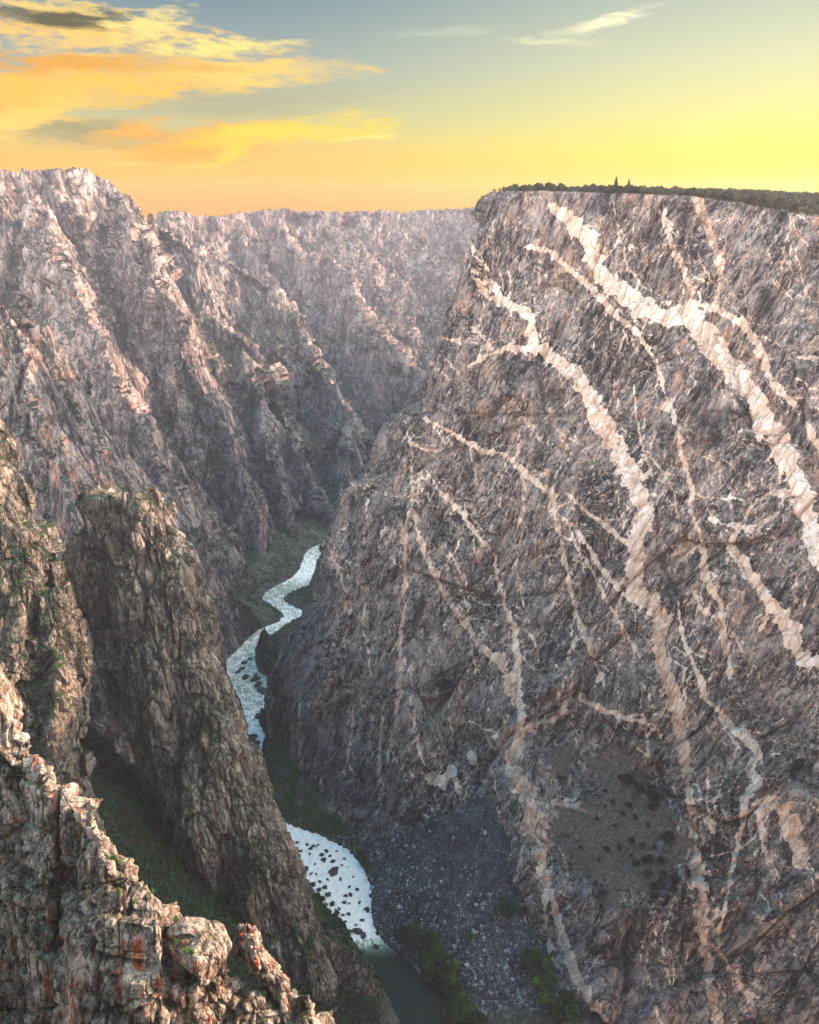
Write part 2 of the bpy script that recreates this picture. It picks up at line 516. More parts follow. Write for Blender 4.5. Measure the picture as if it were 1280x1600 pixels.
def plain_mat(name, a, b, scale, rough=0.8, bump=0.0, spec=0.3, translucent=0.0):
    m = bpy.data.materials.new(name); m.use_nodes = True
    n = N(m.node_tree)
    tc = n.new('ShaderNodeTexCoord')
    f = n.noise(tc.outputs['Object'], scale, 5, 0.65)
    oi = n.new('ShaderNodeObjectInfo')
    f2 = n.math('MULTIPLY_ADD', n.math('SUBTRACT', oi.outputs['Random'], 0.5), 0.35, f)
    col = n.mix(n.maprange(f2, 0.3, 0.7), s2l(a), s2l(b))
    bs = n.new('ShaderNodeBsdfPrincipled'); n.link(col, bs.inputs['Base Color'])
    bs.inputs['Roughness'].default_value = rough; bs.inputs['Specular IOR Level'].default_value = spec
    if bump:
        bp = n.new('ShaderNodeBump'); bp.inputs['Distance'].default_value = bump; n.link(f, bp.inputs['Height']); n.link(bp.outputs[0], bs.inputs['Normal'])
    out = n.new('ShaderNodeOutputMaterial'); n.link(bs.outputs[0], out.inputs[0])
    return m


WALL_AZ = math.atan2(0.622, 0.783)      # turns the wall's own horizontal axis onto x
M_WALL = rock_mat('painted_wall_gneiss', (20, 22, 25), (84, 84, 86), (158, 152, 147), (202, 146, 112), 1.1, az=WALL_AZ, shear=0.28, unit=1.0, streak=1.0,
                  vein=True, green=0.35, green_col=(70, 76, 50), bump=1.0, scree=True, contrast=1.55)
M_FAR = rock_mat('far_wall_rock', (44, 46, 48), (104, 99, 97), (158, 149, 143), (204, 150, 122), 0.4, unit=2.2, streak=0.6, green=0.8, green_col=(64, 72, 50), contrast=1.1, bump=0.6)
M_MESA = rock_mat('mesa_rock', (32, 34, 36), (106, 101, 98), (172, 162, 155), (212, 150, 120), 0.45, az=0.4, shear=-0.2, unit=1.7, streak=0.7, green=0.9, green_col=(50, 62, 42), contrast=1.1, bump=0.6)
M_SPUR = rock_mat('spur_rock', (22, 27, 30), (88, 89, 90), (156, 152, 148), (196, 140, 108), 0.3, az=0.4, shear=-0.2, unit=1.4, streak=0.7, green=0.85, green_col=(58, 72, 48), contrast=1.1, bump=0.6)
M_SIDE = rock_mat('side_ridge_rock', (18, 22, 24), (88, 88, 87), (164, 158, 151), (220, 136, 90), 1.2, az=0.4, shear=-0.1, unit=1.1, streak=0.7, green=0.95, green_col=(36, 54, 38), contrast=1.1, bump=0.6)
M_FLOOR = rock_mat('bank_ground', (46, 46, 43), (88, 86, 78), (134, 130, 120), (120, 110, 90), 0.2, unit=0.8, streak=0.0, green=0.3, green_col=(54, 66, 42))
M_SCREE = rock_mat('scree_ground', (20, 24, 26), (50, 56, 59), (92, 98, 100), (80, 76, 74), 0.3, unit=0.35, streak=0.0, green=0.0, bump=0.8, contrast=1.2)
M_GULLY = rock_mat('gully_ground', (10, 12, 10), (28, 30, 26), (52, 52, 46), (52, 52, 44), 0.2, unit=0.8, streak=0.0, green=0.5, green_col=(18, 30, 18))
M_TOWER = rock_mat('tower_rock', (24, 25, 24), (88, 88, 82), (158, 155, 142), (176, 122, 84), 0.4, az=-0.1, shear=-0.1, unit=0.62, streak=1.0, green=0.7, green_col=(50, 66, 38), lichen=(140, 138, 112), contrast=1.35)
M_LEFT = rock_mat('left_cliff_rock', (22, 25, 23), (72, 74, 68), (136, 134, 124), (150, 108, 78), 0.3, az=0.2, shear=0.15, unit=0.6, streak=0.8, green=0.9, green_col=(40, 60, 34), lichen=(130, 132, 112), contrast=1.3)
M_NEAR = rock_mat('near_outcrop_rock', (28, 27, 25), (114, 112, 104), (190, 187, 174), (188, 86, 34), 1.9, az=0.1, shear=0.08, unit=0.34, streak=0.7, green=0.3, green_col=(72, 92, 40), lichen=(168, 158, 110), bump=0.7, contrast=1.3)
M_FOL_D = plain_mat('dark_foliage', (14, 48, 18), (42, 90, 32), 0.4, 0.7)
M_FOL_K = plain_mat('shelf_bush_foliage', (12, 24, 16), (30, 50, 28), 0.4, 0.7)  # darkest green, for the bushes on the cliff shelf
M_FOL_J = plain_mat('juniper_foliage', (22, 32, 20), (70, 80, 44), 0.16, 0.7)
M_FOL_B = plain_mat('bright_foliage', (40, 74, 22), (96, 128, 44), 0.4, 0.7)
M_FOL_S = plain_mat('slope_brush_foliage', (18, 32, 22), (46, 62, 38), 0.1, 0.8)
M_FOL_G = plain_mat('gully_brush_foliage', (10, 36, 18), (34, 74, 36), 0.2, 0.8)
M_TRUNK = plain_mat('bark', (52, 42, 34), (86, 72, 58), 2.0)
M_BOULDER = plain_mat('wet_boulder', (28, 28, 30), (64, 62, 62), 0.5, 0.5, 0.3)
M_STONE = plain_mat('scree_stone', (36, 41, 43), (176, 180, 178), 0.22, 0.85, 0.2)

# ------------------------------------------------------------------ the river: banks given as (left px, right px, py), all at water level
BANKS = [(664, 850, 1720), (625, 752, 1600), (602, 690, 1550), (574, 632, 1500), (552, 598, 1470), (540, 584, 1445), (512, 580, 1420), (490, 582, 1390),
         (472, 570, 1360), (463, 548, 1330), (452, 506, 1308), (420, 450, 1288), (384, 422, 1262), (376, 418, 1230), (380, 408, 1195),
         (398, 409, 1176), (393, 411, 1164), (389, 416, 1152), (386, 411, 1140), (384, 404, 1129), (380, 419, 1112), (375, 427, 1095), (367, 427, 1081),
         (355, 430, 1065), (354, 404, 1050), (353, 399, 1031), (371, 400, 1015), (387, 418, 998), (404, 435, 984), (435, 453, 972), (444, 472, 962),
         (435, 471, 953), (421, 448, 943), (409, 442, 936), (414, 450, 927), (433, 482, 915), (456, 487, 903), (468, 492, 891), (473, 495, 875), (480, 509, 860), (500, 514, 850)]
_L = [Pz(a, y)[:2] for a, b, y in BANKS]; _R = [Pz(b, y)[:2] for a, b, y in BANKS]; _P = [y for a, b, y in BANKS]
for x, y, w in ((-110, 1640, 20), (-20, 1680, 20), (150, 1720, 20), (420, 1800, 20)):
    _L.append(np.array([x - 8, y + w])); _R.append(np.array([x + 8, y - w])); _P.append(845)
_L, _R = np.array(_L), np.array(_R)
_m = (_L + _R) / 2
_s = np.r_[0, np.cumsum(np.hypot(*np.diff(_m, axis=0).T))]
_d = np.linspace(0, _s[-1], 1500)


def smooth1(a, k=9):
    w = np.hanning(k + 2)[1:-1]; w /= w.sum()
    return np.convolve(np.pad(a, k // 2, mode='edge'), w, mode='valid')


BLX, BLY, BRX, BRY, RPY = [smooth1(np.interp(_d, _s, v)) for v in (_L[:, 0], _L[:, 1], _R[:, 0], _R[:, 1], np.array(_P, float))]


def river_sd(XY):
    """distance to the water's edge, negative in the water"""
    bx = np.r_[BLX[::4], BRX[::4]]; by = np.r_[BLY[::4], BRY[::4]]

    def fn(xy):
        best = np.full(len(xy), 1e12, np.float32)
        x = xy[:, 0].astype(np.float32); y = xy[:, 1].astype(np.float32)
        for k in range(len(bx)):
            best = np.minimum(best, (x - np.float32(bx[k])) ** 2 + (y - np.float32(by[k])) ** 2)
        ins = (x > np.interp(y, BLY, BLX)) & (x < np.interp(y, BRY, BRX))
        return np.where(ins, -1, 1) * np.sqrt(best)
    return pmap(fn, XY).astype(float)


# ------------------------------------------------------------------ the canyon terrain: crests of ridges, flanks falling from them
RIDGES = [
    # owner, k1, d1, k2, crest (px, py, distance)
    ('far', 1.6, 60, 1.0, [(180, 350, 2300), (240, 345, 2300), (265, 333, 2350), (310, 335, 2420), (330, 339, 2450), (380, 331, 2550), (430, 327, 2600), (455, 330, 2600), (480, 326, 2600),
                            (520, 331, 2620), (560, 328, 2650), (640, 329, 2700), (700, 325, 2700), (760, 320, 2700), (850, 310, 2720), (1000, 300, 2750)]),
    ('far', 2.0, 70, 1.35, [(440, 345, 2500), (458, 387, 2420), (515, 405, 2350), (550, 427, 2310), (567, 488, 2230), (585, 514, 2200), (629, 545, 2120), (664, 584, 2050), (690, 640, 1990)]),
    ('mesa', 2.4, 90, 1.2, [(-500, 262, 1250), (-200, 262, 1320), (0, 265, 1400), (60, 263, 1440), (120, 264, 1480), (150, 268, 1500), (172, 287, 1510), (205, 302, 1530), (225, 325, 1560), (245, 343, 1610)]),
    ('mesa', 2.3, 90, 1.7, [(185, 296, 1505), (205, 325, 1490), (240, 387, 1460), (252, 435, 1440), (282, 490, 1425), (290, 540, 1425), (310, 590, 1430), (345, 660, 1440), (375, 720, 1455), (400, 790, 1470), (425, 850, 1490)]),
    ('mesa', 2.2, 50, 1.7, [(60, 300, 1400), (80, 380, 1370), (130, 470, 1320), (165, 560, 1270), (215, 640, 1220), (250, 720, 1190)]),
    ('mesa', 2.8, 40, 2.2, [(345, 655, 1440), (371, 698, 1420), (385, 760, 1420), (400, 820, 1430), (406, 870, 1440)]),
    ('far', 2.2, 60, 1.5, [(360, 340, 2520), (400, 400, 2420), (440, 460, 2300), (475, 520, 2200), (500, 580, 2120)]),
    ('spur', 2.3, 60, 1.7, [(255, 350, 1620), (302, 385, 1640), (312, 445, 1650), (335, 490, 1660), (375, 520, 1675), (400, 545, 1690), (430, 600, 1700), (455, 680, 1665), (480, 740, 1625), (500, 800, 1590)]),
    ('spur', 2.6, 50, 2.1, [(380, 540, 1640), (405, 600, 1600), (412, 650, 1570), (425, 700, 1550), (442, 760, 1535), (462, 830, 1530)]),
    ('spur', 2.2, 60, 1.7, [(258, 348, 1700), (300, 379, 1760), (366, 405, 1820), (427, 449, 1850), (462, 497, 1860), (502, 562, 1850), (528, 632, 1810), (537, 676, 1770), (545, 720, 1720), (537, 764, 1660), (520, 810, 1610)]),
    ('near', 2.6, 50, 1.9, [(-120, 440, 960), (40, 490, 940), (82, 521, 930), (113, 542, 930), (134, 576, 930), (151, 614, 930), (175, 655, 930), (200, 685, 940), (240, 731, 960), (261, 765, 975), (300, 840, 1000), (335, 920, 1020), (352, 1000, 1040)]),
    ('near', 2.8, 50, 1.9, [(-200, 400, 740), (-80, 430, 760), (0, 468, 780), (34, 504, 790), (46, 545, 790), (52, 600, 780), (60, 640, 770), (85, 690, 760), (100, 715, 755), (110, 760, 750), (116, 820, 750), (128, 900, 760)]),
]
OWN = ['far', 'mesa', 'spur', 'near', 'floor', 'scree', 'gully']


def build_terrain():
    a = np.arange(-0.78, 0.36, 0.00125)
    y = np.exp(np.arange(math.log(360), math.log(3600), 0.00125))
    nr, nc = len(y), len(a)
    Yg, Ag = np.meshgrid(y, a, indexing='ij')
    X = (Ag * Yg).ravel(); Y = Yg.ravel()
    XY = np.stack([X, Y], 1)
    q = np.stack([X / 90, Y / 90, np.zeros_like(X)], 1)
    wx = fbm(q, 4, 0.55, 3) ; wy = fbm(q + 31.7, 4, 0.55, 4)
    WX = X + wx * 22; WY = Y + wy * 22
    W2 = np.stack([WX, WY], 1)
    rsd = river_sd(XY)
    Zs = np.full(len(X), -900.0); Z = np.full(len(X), -4.0); owner = np.full(len(X), 4, np.int8)
    soff = 0; xy0 = W2
    for own, k1, d1, k2, pts in RIDGES:
        C = np.array([P3(px_, py_, Y_ + max(0, 850 - py_) * (0.4 if own == 'near' else 0.85)) for px_, py_, Y_ in pts])
        sl = np.r_[0, np.cumsum(np.hypot(np.diff(C[:, 0]), np.diff(C[:, 1])))]

        def fn(xy):
            best = np.full(len(xy), 1e9); zc = np.zeros(len(xy)); ss = np.zeros(len(xy)); sg = np.zeros(len(xy))
            for k in range(len(C) - 1):
                ax, ay, az_ = C[k]; bx, by, bz = C[k + 1]
                ex, ey = bx - ax, by - ay; L2 = ex * ex + ey * ey + 1e-6
                t = np.clip(((xy[:, 0] - ax) * ex + (xy[:, 1] - ay) * ey) / L2, 0, 1)
                dx = xy[:, 0] - ax - t * ex; dy = xy[:, 1] - ay - t * ey
                d = np.hypot(dx, dy)
                # the crest that gives the highest ground here
                sc = d * k2 - (az_ + t * (bz - az_))
                m = sc < best
                best[m] = sc[m]; zc[m] = (az_ + t * (bz - az_))[m]; ss[m] = (sl[k] + t * math.sqrt(L2))[m]
                sg[m] = np.sign(ex * dy - ey * dx)[m]
            return best, zc, ss, sg
        best, zc, ss, sg = pmap(fn, W2)
        d = (best + zc) / k2
        ss = ss + 45 * fbm(np.stack([xy0[:, 0] / 130, xy0[:, 1] / 130, zc * 0], 1), 3, 0.5, 29)
        zc = zc + 9 * fbm(np.stack([ss / 26, ss * 0 + soff, ss * 0], 1), 3, .55, 23) * sstep(120, 20, d)
        rib = fbm(np.stack([ss / 150 + soff, d / 260, sg * 9.0], 1), 4, 0.55, 21, ridged=True)
        rib2 = fbm(np.stack([ss / 48 + soff, d / 120, sg * 5.0], 1), 3, 0.5, 27, ridged=True)
        soff += 37.7
        amp = np.minimum(d * 0.4, 22)
        z = zc - (k1 * np.minimum(d, d1) + k2 * np.maximum(d - d1, 0)) + amp * (rib - 0.45) + 0.25 * amp * (rib2 - 0.45)
        m = z > Z
        Zs = np.where(m, Z, np.maximum(Zs, z))
        Z[m] = z[m]; owner[m] = OWN.index(own)
    gull = sstep(70, 0, Z - Zs)
    own_near = owner == OWN.index('near')
    gull = np.maximum(gull, sstep(170, 40, Z - Zs) * (own_near | ((owner == 1) & (X / Y < -.30) & (Y < 1500))))  # plant cover widened round the side ridge, its green darkening where shade is missing
    # canyon floor: banks rising from the water, never land on the water
    bank = np.clip(rsd, -8, 200) * 0.4 + 1.2 * fbm(np.stack([X / 9, Y / 9, X * 0], 1), 3, 0.5, 8)
    bank = np.minimum(bank, 24)
    # slope of the side gully, near and left
    gl = (X < np.interp(Y, BLY, BLX)).astype(float)
    gul = np.minimum(1.3 * np.maximum(rsd - 14, 0), 340) + 10 * fbm(np.stack([X / 50, Y / 50, X * 0], 1), 4, 0.5, 9) - 3.2 * np.maximum(Y - 615, 0)
    gul = np.where(gl > 0, gul, -50)
    # scree cones below the painted wall
    q = np.stack([X / 28, Y / 28, X * 0], 1)
    rough = fbm(q, 4, 0.55, 12)
    sc1 = 128 - 0.80 * np.hypot(X - 92, Y - 655) + 4.5 * rough
    sc2 = 62 - 0.62 * np.hypot(X - 150, Y - 560) + 4 * rough
    sc3 = 20 - 0.35 * np.hypot(X + 40, Y - 690) + 4 * rough
    scr = np.maximum(np.maximum(sc1, sc2), sc3)
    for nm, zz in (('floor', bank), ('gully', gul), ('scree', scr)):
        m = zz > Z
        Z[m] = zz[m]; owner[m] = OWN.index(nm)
    lim = np.where(rsd < 0, np.maximum(-4, rsd * 0.6), np.where(owner == OWN.index('scree'), 1.3, 2.6) * rsd + 0.5)
    Z = np.minimum(Z, lim)
    V = np.stack([X, Y, Z], 1)
    nrm = gridnormals(V, nr, nc); nrm *= np.sign(nrm[:, 2:3] + 1e-9)
    # rock relief pushed out along the surface, strongest on steep ground
    steep = sstep(0.9, 0.55, nrm[:, 2])
    q = V * np.array([1, 1, 0.62])
    q = q + 8 * np.stack([fbm(V / 40, 2, .5, 46), fbm(V / 40 + 9, 2, .5, 47), fbm(V / 40 + 19, 2, .5, 48)], 1)
    d0, c0 = facet(q / 88, 40); d1, c1 = facet(q / 40, 41); d2, c2 = facet(q / 16, 42)
    calm = sstep(-.2, .25, fbm(q / 70, 3, .5, 49))
    D = 20 * d0 + (9 * d1 + 2.0 * d2) * (.45 + .55 * calm) - 2.2 * sstep(0.10, 0.0, c2) + 3 * (fbm(q / 30, 4, 0.55, 45, ridged=True) - 0.4)
    D *= np.clip(rsd / 30, 0, 1) * (0.12 + 0.88 * steep)
    D = np.where(owner == OWN.index('scree'), 0.0, D)
    D *= np.clip(Y / 1400, 0.5, 1.5)
    V = V + nrm * D[:, None]
    quads = gridquads(nr, nc, flip=True)
    qo = owner[quads[:, 0]]
    spec = {'far': ('far_canyon_cliff', M_FAR, 'hazy canyon cliff across the back under the orange horizon'),
            'mesa': ('mesa_cliff', M_MESA, 'tall pink flat topped cliff at the upper left with a ridge to the river'),
            'spur': ('canyon_ridge', M_SPUR, 'ridges stepping down to the far bend of the river'),
            'near': ('side_ridge', M_SIDE, 'ragged ridge with orange lit edges below the tall mesa'),
            'floor': ('river_bank_ground', M_FLOOR, 'green brown banks along the river'),
            'scree': ('scree_slope_ground', M_SCREE, 'grey fan of scree under the veined wall'),
            'gully': ('gully_ground', M_GULLY, 'dark overgrown gully between tower and left cliff')}
    for k, nm in enumerate(OWN):
        qq = quads[qo == k]
        if len(qq) == 0: continue
        used = np.zeros(len(V), bool); used[qq.ravel()] = True
        idx = np.cumsum(used) - 1
        o = mesh_np(spec[nm][0], V[used], idx[qq], spec[nm][1], True, {'gully': gull[used]})
        setting(o, spec[nm][2])
    return V, gridnormals(V, nr, nc), owner, rsd, gull


TV, TN, TO, TSD, TG = build_terrain()
TN = TN * np.sign(TN[:, 2:3] + 1e-9)


# ------------------------------------------------------------------ rock sheets that wrap round their edges
def prof(pts):
    a = np.array(pts, float)
    return lambda v: np.interp(v, a[:, 0], a[:, 1])


def sheet_grid(top, bot, L, R, step):
    """top(px), bot (py), L(py), R(py) -> px, py grids"""
    py0 = np.linspace(min(top(np.linspace(-400, 1800, 400))), bot, 200)
    nu = int(max(R(py0) - L(py0)) / step) + 2
    nv = int((bot - py0[0]) / step) + 2
    u = np.linspace(0, 1, nu)[None, :]; v = np.linspace(0, 1, nv)[:, None]
    py = py0[0] + v * (bot - py0[0]) + 0 * u
    for _ in range(8):
        px = L(py) + u * (R(py) - L(py))
        t = top(px)
        py = t + v * (bot - t)
    px = L(py) + u * (R(py) - L(py))
    return px, py


def unproj(px, py, t):
    x, y, z = ray(px, py)
    return np.stack([x * t, y * t, H + z * t], -1)


RIGHT = np.array([1.0, 0, 0]); UPV = np.array([0, 0, 1.0])


def pad_side(G, which, dists, inward):
    """carry the sheet on round its edge, away from the camera"""
    e = G[:, 0] if which == 'L' else G[:, -1] if which == 'R' else G[0]
    d = e - np.array([0, 0, H]); d /= np.linalg.norm(d, axis=-1, keepdims=True)
    ins = {'L': RIGHT, 'R': -RIGHT, 'T': -UPV}[which] * inward
    ex = [e + (d + ins) * k for k in dists]
    if which == 'L': return np.concatenate([np.stack(ex[::-1], 1), G], 1)
    if which == 'R': return np.concatenate([G, np.stack(ex, 1)], 1)
    return np.concatenate([np.stack(ex[::-1], 0), G], 0)


def rock_disp(V, nrm, az, shear, scales, vs=0.4, fins=0.0, block=False):
    """scales: list of (cell size, facet amp, crack depth) ; plus ridged noise"""
    ca, sa = math.cos(az), math.sin(az)
    s = V[:, 0] * ca - V[:, 1] * sa; w = V[:, 0] * sa + V[:, 1] * ca
    q = np.stack([s - shear * V[:, 2], w, V[:, 2] * vs], 1)
    wq = q / (scales[0][0] * 1.3)
    q = q + np.stack([fbm(wq + 3.1, 2, 0.5, 71), fbm(wq + 9.2, 2, 0.5, 72), fbm(wq + 5.7, 2, 0.5, 73)], 1) * scales[0][0] * (0.12 if block else 0.3)
    D = np.zeros(len(V))
    for k, (c, amp, crack) in enumerate(scales):
        f, e = facet(q / c, 50 + k, 0.8 if block else 0.7, block)
        D += amp * f - crack * sstep(0.12, 0.0, e)
    c = scales[0][0]
    D += scales[0][1] * (0.3 if block else 0.5) * (fbm(q / (c * 2.2), 4, 0.5, 61, ridged=True) - 0.35)
    D += fins * (fbm(q * np.array([1, 1, 0.35]) / (c * 0.55), 4, 0.55, 63, ridged=True) - 0.4)
    D += scales[-1][1] * (0.2 if block else 0.5) * fbm(q / (scales[-1][0] * 0.6), 3, 0.55, 66)
    return D


def gauss(px, py, bumps):
    r = 0
    for cx, cy, sx, sy, a in bumps:
        r = r + a * np.exp(-((px - cx) / sx) ** 2 - ((py - cy) / sy) ** 2)
    return r


# ------------------------------------------------------------------ the painted wall
VEINS = [
    (0.75, [(868, 322, 14), (890, 342, 22), (920, 375, 26), (928, 415, 24), (960, 450, 30), (1000, 480, 32), (1040, 495, 30), (1075, 488, 32), (1100, 520, 32), (1130, 560, 32), (1160, 595, 31), (1180, 625, 31), (1198, 660, 32), (1215, 695, 35), (1235, 730, 34), (1252, 770, 30), (1265, 815, 26), (1278, 865, 22), (1292, 900, 18), (1320, 960, 16)]),
    (0.6, [(1075, 472, 9), (1120, 482, 11), (1155, 500, 13), (1180, 530, 12), (1195, 565, 12), (1205, 600, 11), (1230, 620, 11), (1250, 643, 9)]),
    (0.6, [(1262, 668, 12), (1282, 702, 12), (1310, 740, 10)]),
    (0.6, [(825, 386, 7), (855, 390, 11), (890, 420, 9), (925, 450, 9), (960, 490, 10), (995, 520, 8), (1020, 555, 7), (1035, 595, 5), (1045, 640, 4)]),
    (0.62, [(735, 370, 4), (742, 400, 6), (760, 415, 7), (770, 445, 9), (785, 470, 16), (810, 482, 15), (832, 500, 17), (832, 540, 17), (860, 555, 20), (885, 575, 21), (910, 598, 22), (930, 645, 27), (960, 690, 28), (980, 730, 29), (1000, 770, 31), (1008, 800, 29), (998, 840, 27), (992, 890, 27), (990, 925, 27), (1018, 942, 28)]),
    (0.42, [(1010, 935, 26), (1034, 970, 24), (1030, 1010, 22), (1040, 1050, 22), (1052, 1095, 22), (1065, 1155, 18), (1072, 1200, 12), (1080, 1265, 11), (1083, 1315, 13), (1090, 1365, 22), (1095, 1420, 22), (1100, 1470, 15), (1110, 1540, 13), (1120, 1595, 15), (1130, 1660, 15)]),
    (0.5, [(735, 415, 3), (745, 440, 8), (765, 465, 10), (790, 475, 12)]),
    (0.5, [(733, 572, 5), (760, 555, 7), (790, 545, 7), (820, 545, 10)]),
    (0.5, [(730, 480, 3), (740, 510, 6), (760, 535, 5), (768, 548, 4)]),
    (0.4, [(700, 500, 2), (725, 480, 2)]), (0.4, [(684, 525, 2), (706, 532, 3), (730, 540, 2)]),
    (0.5, [(665, 655, 5), (705, 675, 7), (755, 705, 9), (790, 710, 8), (805, 725, 8), (840, 755, 9), (865, 775, 11), (865, 800, 9), (875, 835, 8), (885, 890, 6), (895, 940, 7), (910, 980, 11), (925, 1020, 7), (945, 1070, 4)]),
    (0.55, [(665, 735, 4), (690, 770, 6), (720, 800, 7), (745, 835, 6), (775, 870, 6), (775, 895, 6), (790, 945, 7), (805, 985, 9), (808, 1025, 9), (810, 1075, 10), (815, 1115, 12), (810, 1155, 10), (800, 1185, 16)]),
    (0.38, [(800, 1180, 16), (808, 1220, 28), (830, 1250, 30), (834, 1290, 34), (847, 1325, 30), (850, 1370, 22)]),
    (0.5, [(850, 1365, 20), (862, 1405, 10), (880, 1470, 16), (900, 1520, 16), (920, 1560, 14), (945, 1595, 13), (965, 1640, 13)]),
    (0.45, [(642, 690, 4), (645, 795, 5), (655, 840, 6), (670, 875, 7), (695, 930, 9), (715, 960, 9), (735, 980, 9), (750, 1010, 10), (780, 1030, 16), (795, 1060, 16), (808, 1095, 14)]),
    (0.5, [(634, 672, 3), (645, 695, 6), (662, 702, 4)]),
    (0.55, [(880, 765, 4), (910, 795, 6), (945, 820, 6), (980, 850, 6)]),
    (0.55, [(875, 805, 5), (900, 825, 6), (925, 865, 6), (945, 895, 6), (975, 930, 7), (990, 942, 7)]),
    (0.5, [(885, 815, 3), (905, 860, 4), (930, 900, 5), (955, 950, 5), (980, 990, 4), (1000, 1025, 3)]),
    (0.5, [(990, 600, 2), (995, 650, 3), (1005, 700, 4), (1018, 745, 4)]),
    (0.62, [(1048, 630, 5), (1060, 670, 8), (1065, 710, 7), (1080, 760, 7), (1080, 800, 6), (1092, 830, 6), (1100, 865, 9), (1102, 900, 14), (1115, 925, 13), (1127, 950, 8), (1130, 990, 12), (1140, 1035, 7), (1142, 1060, 4)]),
    (0.45, [(1012, 705, 3), (1040, 745, 4), (1055, 775, 4), (1060, 810, 4), (1065, 850, 3), (1052, 880, 3)]),
    (0.7, [(1140, 855, 12), (1160, 880, 15), (1185, 915, 16), (1205, 945, 21), (1225, 970, 27), (1240, 1000, 28), (1250, 1025, 20), (1275, 1035, 20), (1310, 1050, 16)]),
    (0.6, [(1205, 945, 8), (1190, 985, 6)]),
    (0.5, [(1140, 855, 5), (1155, 825, 6), (1190, 820, 7), (1215, 800, 8)]),
    (0.5, [(1165, 810, 4), (1180, 785, 6), (1200, 772, 7), (1225, 768, 9), (1250, 775, 9)]),
    (0.6, [(1110, 810, 6), (1140, 822, 4), (1170, 826, 4)]),
    (0.6, [(1060, 940, 4), (1065, 985, 6), (1080, 1030, 7), (1095, 1060, 7), (1105, 1095, 6), (1125, 1112, 8), (1145, 1140, 13), (1170, 1155, 15), (1185, 1175, 13), (1170, 1205, 12), (1187, 1222, 12), (1165, 1250, 14), (1160, 1290, 8), (1145, 1350, 7), (1135, 1410, 6), (1120, 1470, 5)]),
    (0.6, [(1185, 1255, 15), (1190, 1300, 9), (1196, 1345, 4)]),
    (0.45, [(1200, 1252, 16), (1228, 1270, 28), (1240, 1310, 26), (1252, 1345, 26)]),
    (0.35, [(1088, 308, 14), (1105, 355, 15), (1125, 400, 11), (1127, 440, 7), (1120, 475, 4)]),
    (0.4, [(1035, 315, 4), (1040, 350, 7), (1050, 385, 8), (1065, 410, 8), (1072, 435, 5), (1082, 460, 8)]),
    (0.45, [(960, 315, 2), (965, 360, 4), (975, 390, 4), (980, 420, 4), (1000, 438, 4)]),
    (0.5, [(890, 1085, 6), (880, 1112, 8), (865, 1125, 8), (840, 1130, 8), (818, 1142, 8)]),
    (0.4, [(892, 1095, 5), (895, 1050, 5), (890, 1025, 5), (900, 995, 5)]),
    (0.55, [(905, 1085, 6), (920, 1100, 8), (950, 1112, 8), (990, 1125, 7), (1020, 1132, 5)]),
    (0.4, [(860, 1250, 6), (890, 1260, 9), (920, 1265, 10), (945, 1275, 12)]),
    (0.5, [(1000, 1198, 16), (1018, 1200, 12)]),
    (0.4, [(500, 830, 3), (510, 850, 4), (520, 868, 4), (535, 905, 5), (545, 960, 4)]),
    (0.4, [(468, 1080, 3), (466, 1150, 4), (472, 1230, 3)]), (0.35, [(488, 1088, 4), (495, 1125, 4)]), (0.35, [(500, 1215, 3), (510, 1260, 4), (522, 1300, 3)]),
    (0.4, [(660, 735, 3), (648, 780, 6), (632, 830, 8), (634, 900, 6), (626, 1000, 7), (624, 1070, 9), (618, 1130, 5), (605, 1190, 4)]),
    (0.4, [(555, 1100, 3), (548, 1160, 4), (538, 1210, 3)]), (0.35, [(600, 1095, 3), (594, 1160, 4), (590, 1230, 4)]),
    (0.5, [(672, 1212, 18), (692, 1228, 11), (705, 1202, 11), (720, 1238, 9)]), (0.5, [(738, 1180, 12), (740, 1215, 10)]),
    (0.45, [(702, 860, 3), (724, 900, 4), (735, 950, 3)]),
    (0.45, [(1012, 1500, 2), (1018, 1545, 3), (1025, 1590, 3)]), (0.4, [(850, 1400, 6), (855, 1450, 6), (860, 1500, 5), (862, 1540, 4)]),
    (0.4, [(1110, 1475, 4), (1130, 1495, 7), (1155, 1535, 10), (1175, 1565, 8)]),
    (0.45, [(1107, 1200, 5), (1105, 1250, 5), (1112, 1300, 5)]),
    (0.4, [(1005, 1115, 2), (1012, 1160, 3), (1020, 1210, 3)]), (0.4, [(795, 615, 2), (825, 660, 3), (845, 690, 2)]), (0.4, [(860, 640, 2), (880, 690, 2), (905, 720, 2)]),
    (0.42, [(1185, 600, 3), (1182, 640, 4)]), (0.5, [(1215, 440, 2), (1240, 470, 3)]), (0.5, [(1245, 560, 5), (1285, 558, 5)]),
    (0.45, [(800, 860, 2), (812, 910, 3), (822, 960, 3)]), (0.45, [(830, 870, 2), (870, 868, 3)]), (0.5, [(1050, 870, 4), (1075, 855, 5), (1090, 840, 3)]),
    (0.5, [(1085, 925, 6), (1095, 950, 7), (1120, 965, 6)]), (0.45, [(945, 740, 2), (958, 765, 2), (990, 805, 2)]),
    (0.42, [(730, 950, 3), (735, 1000, 3), (745, 1060, 3)]), (0.42, [(700, 1090, 3), (705, 1140, 3)]), (0.4, [(640, 1090, 3), (650, 1140, 4), (655, 1180, 3)]),
]

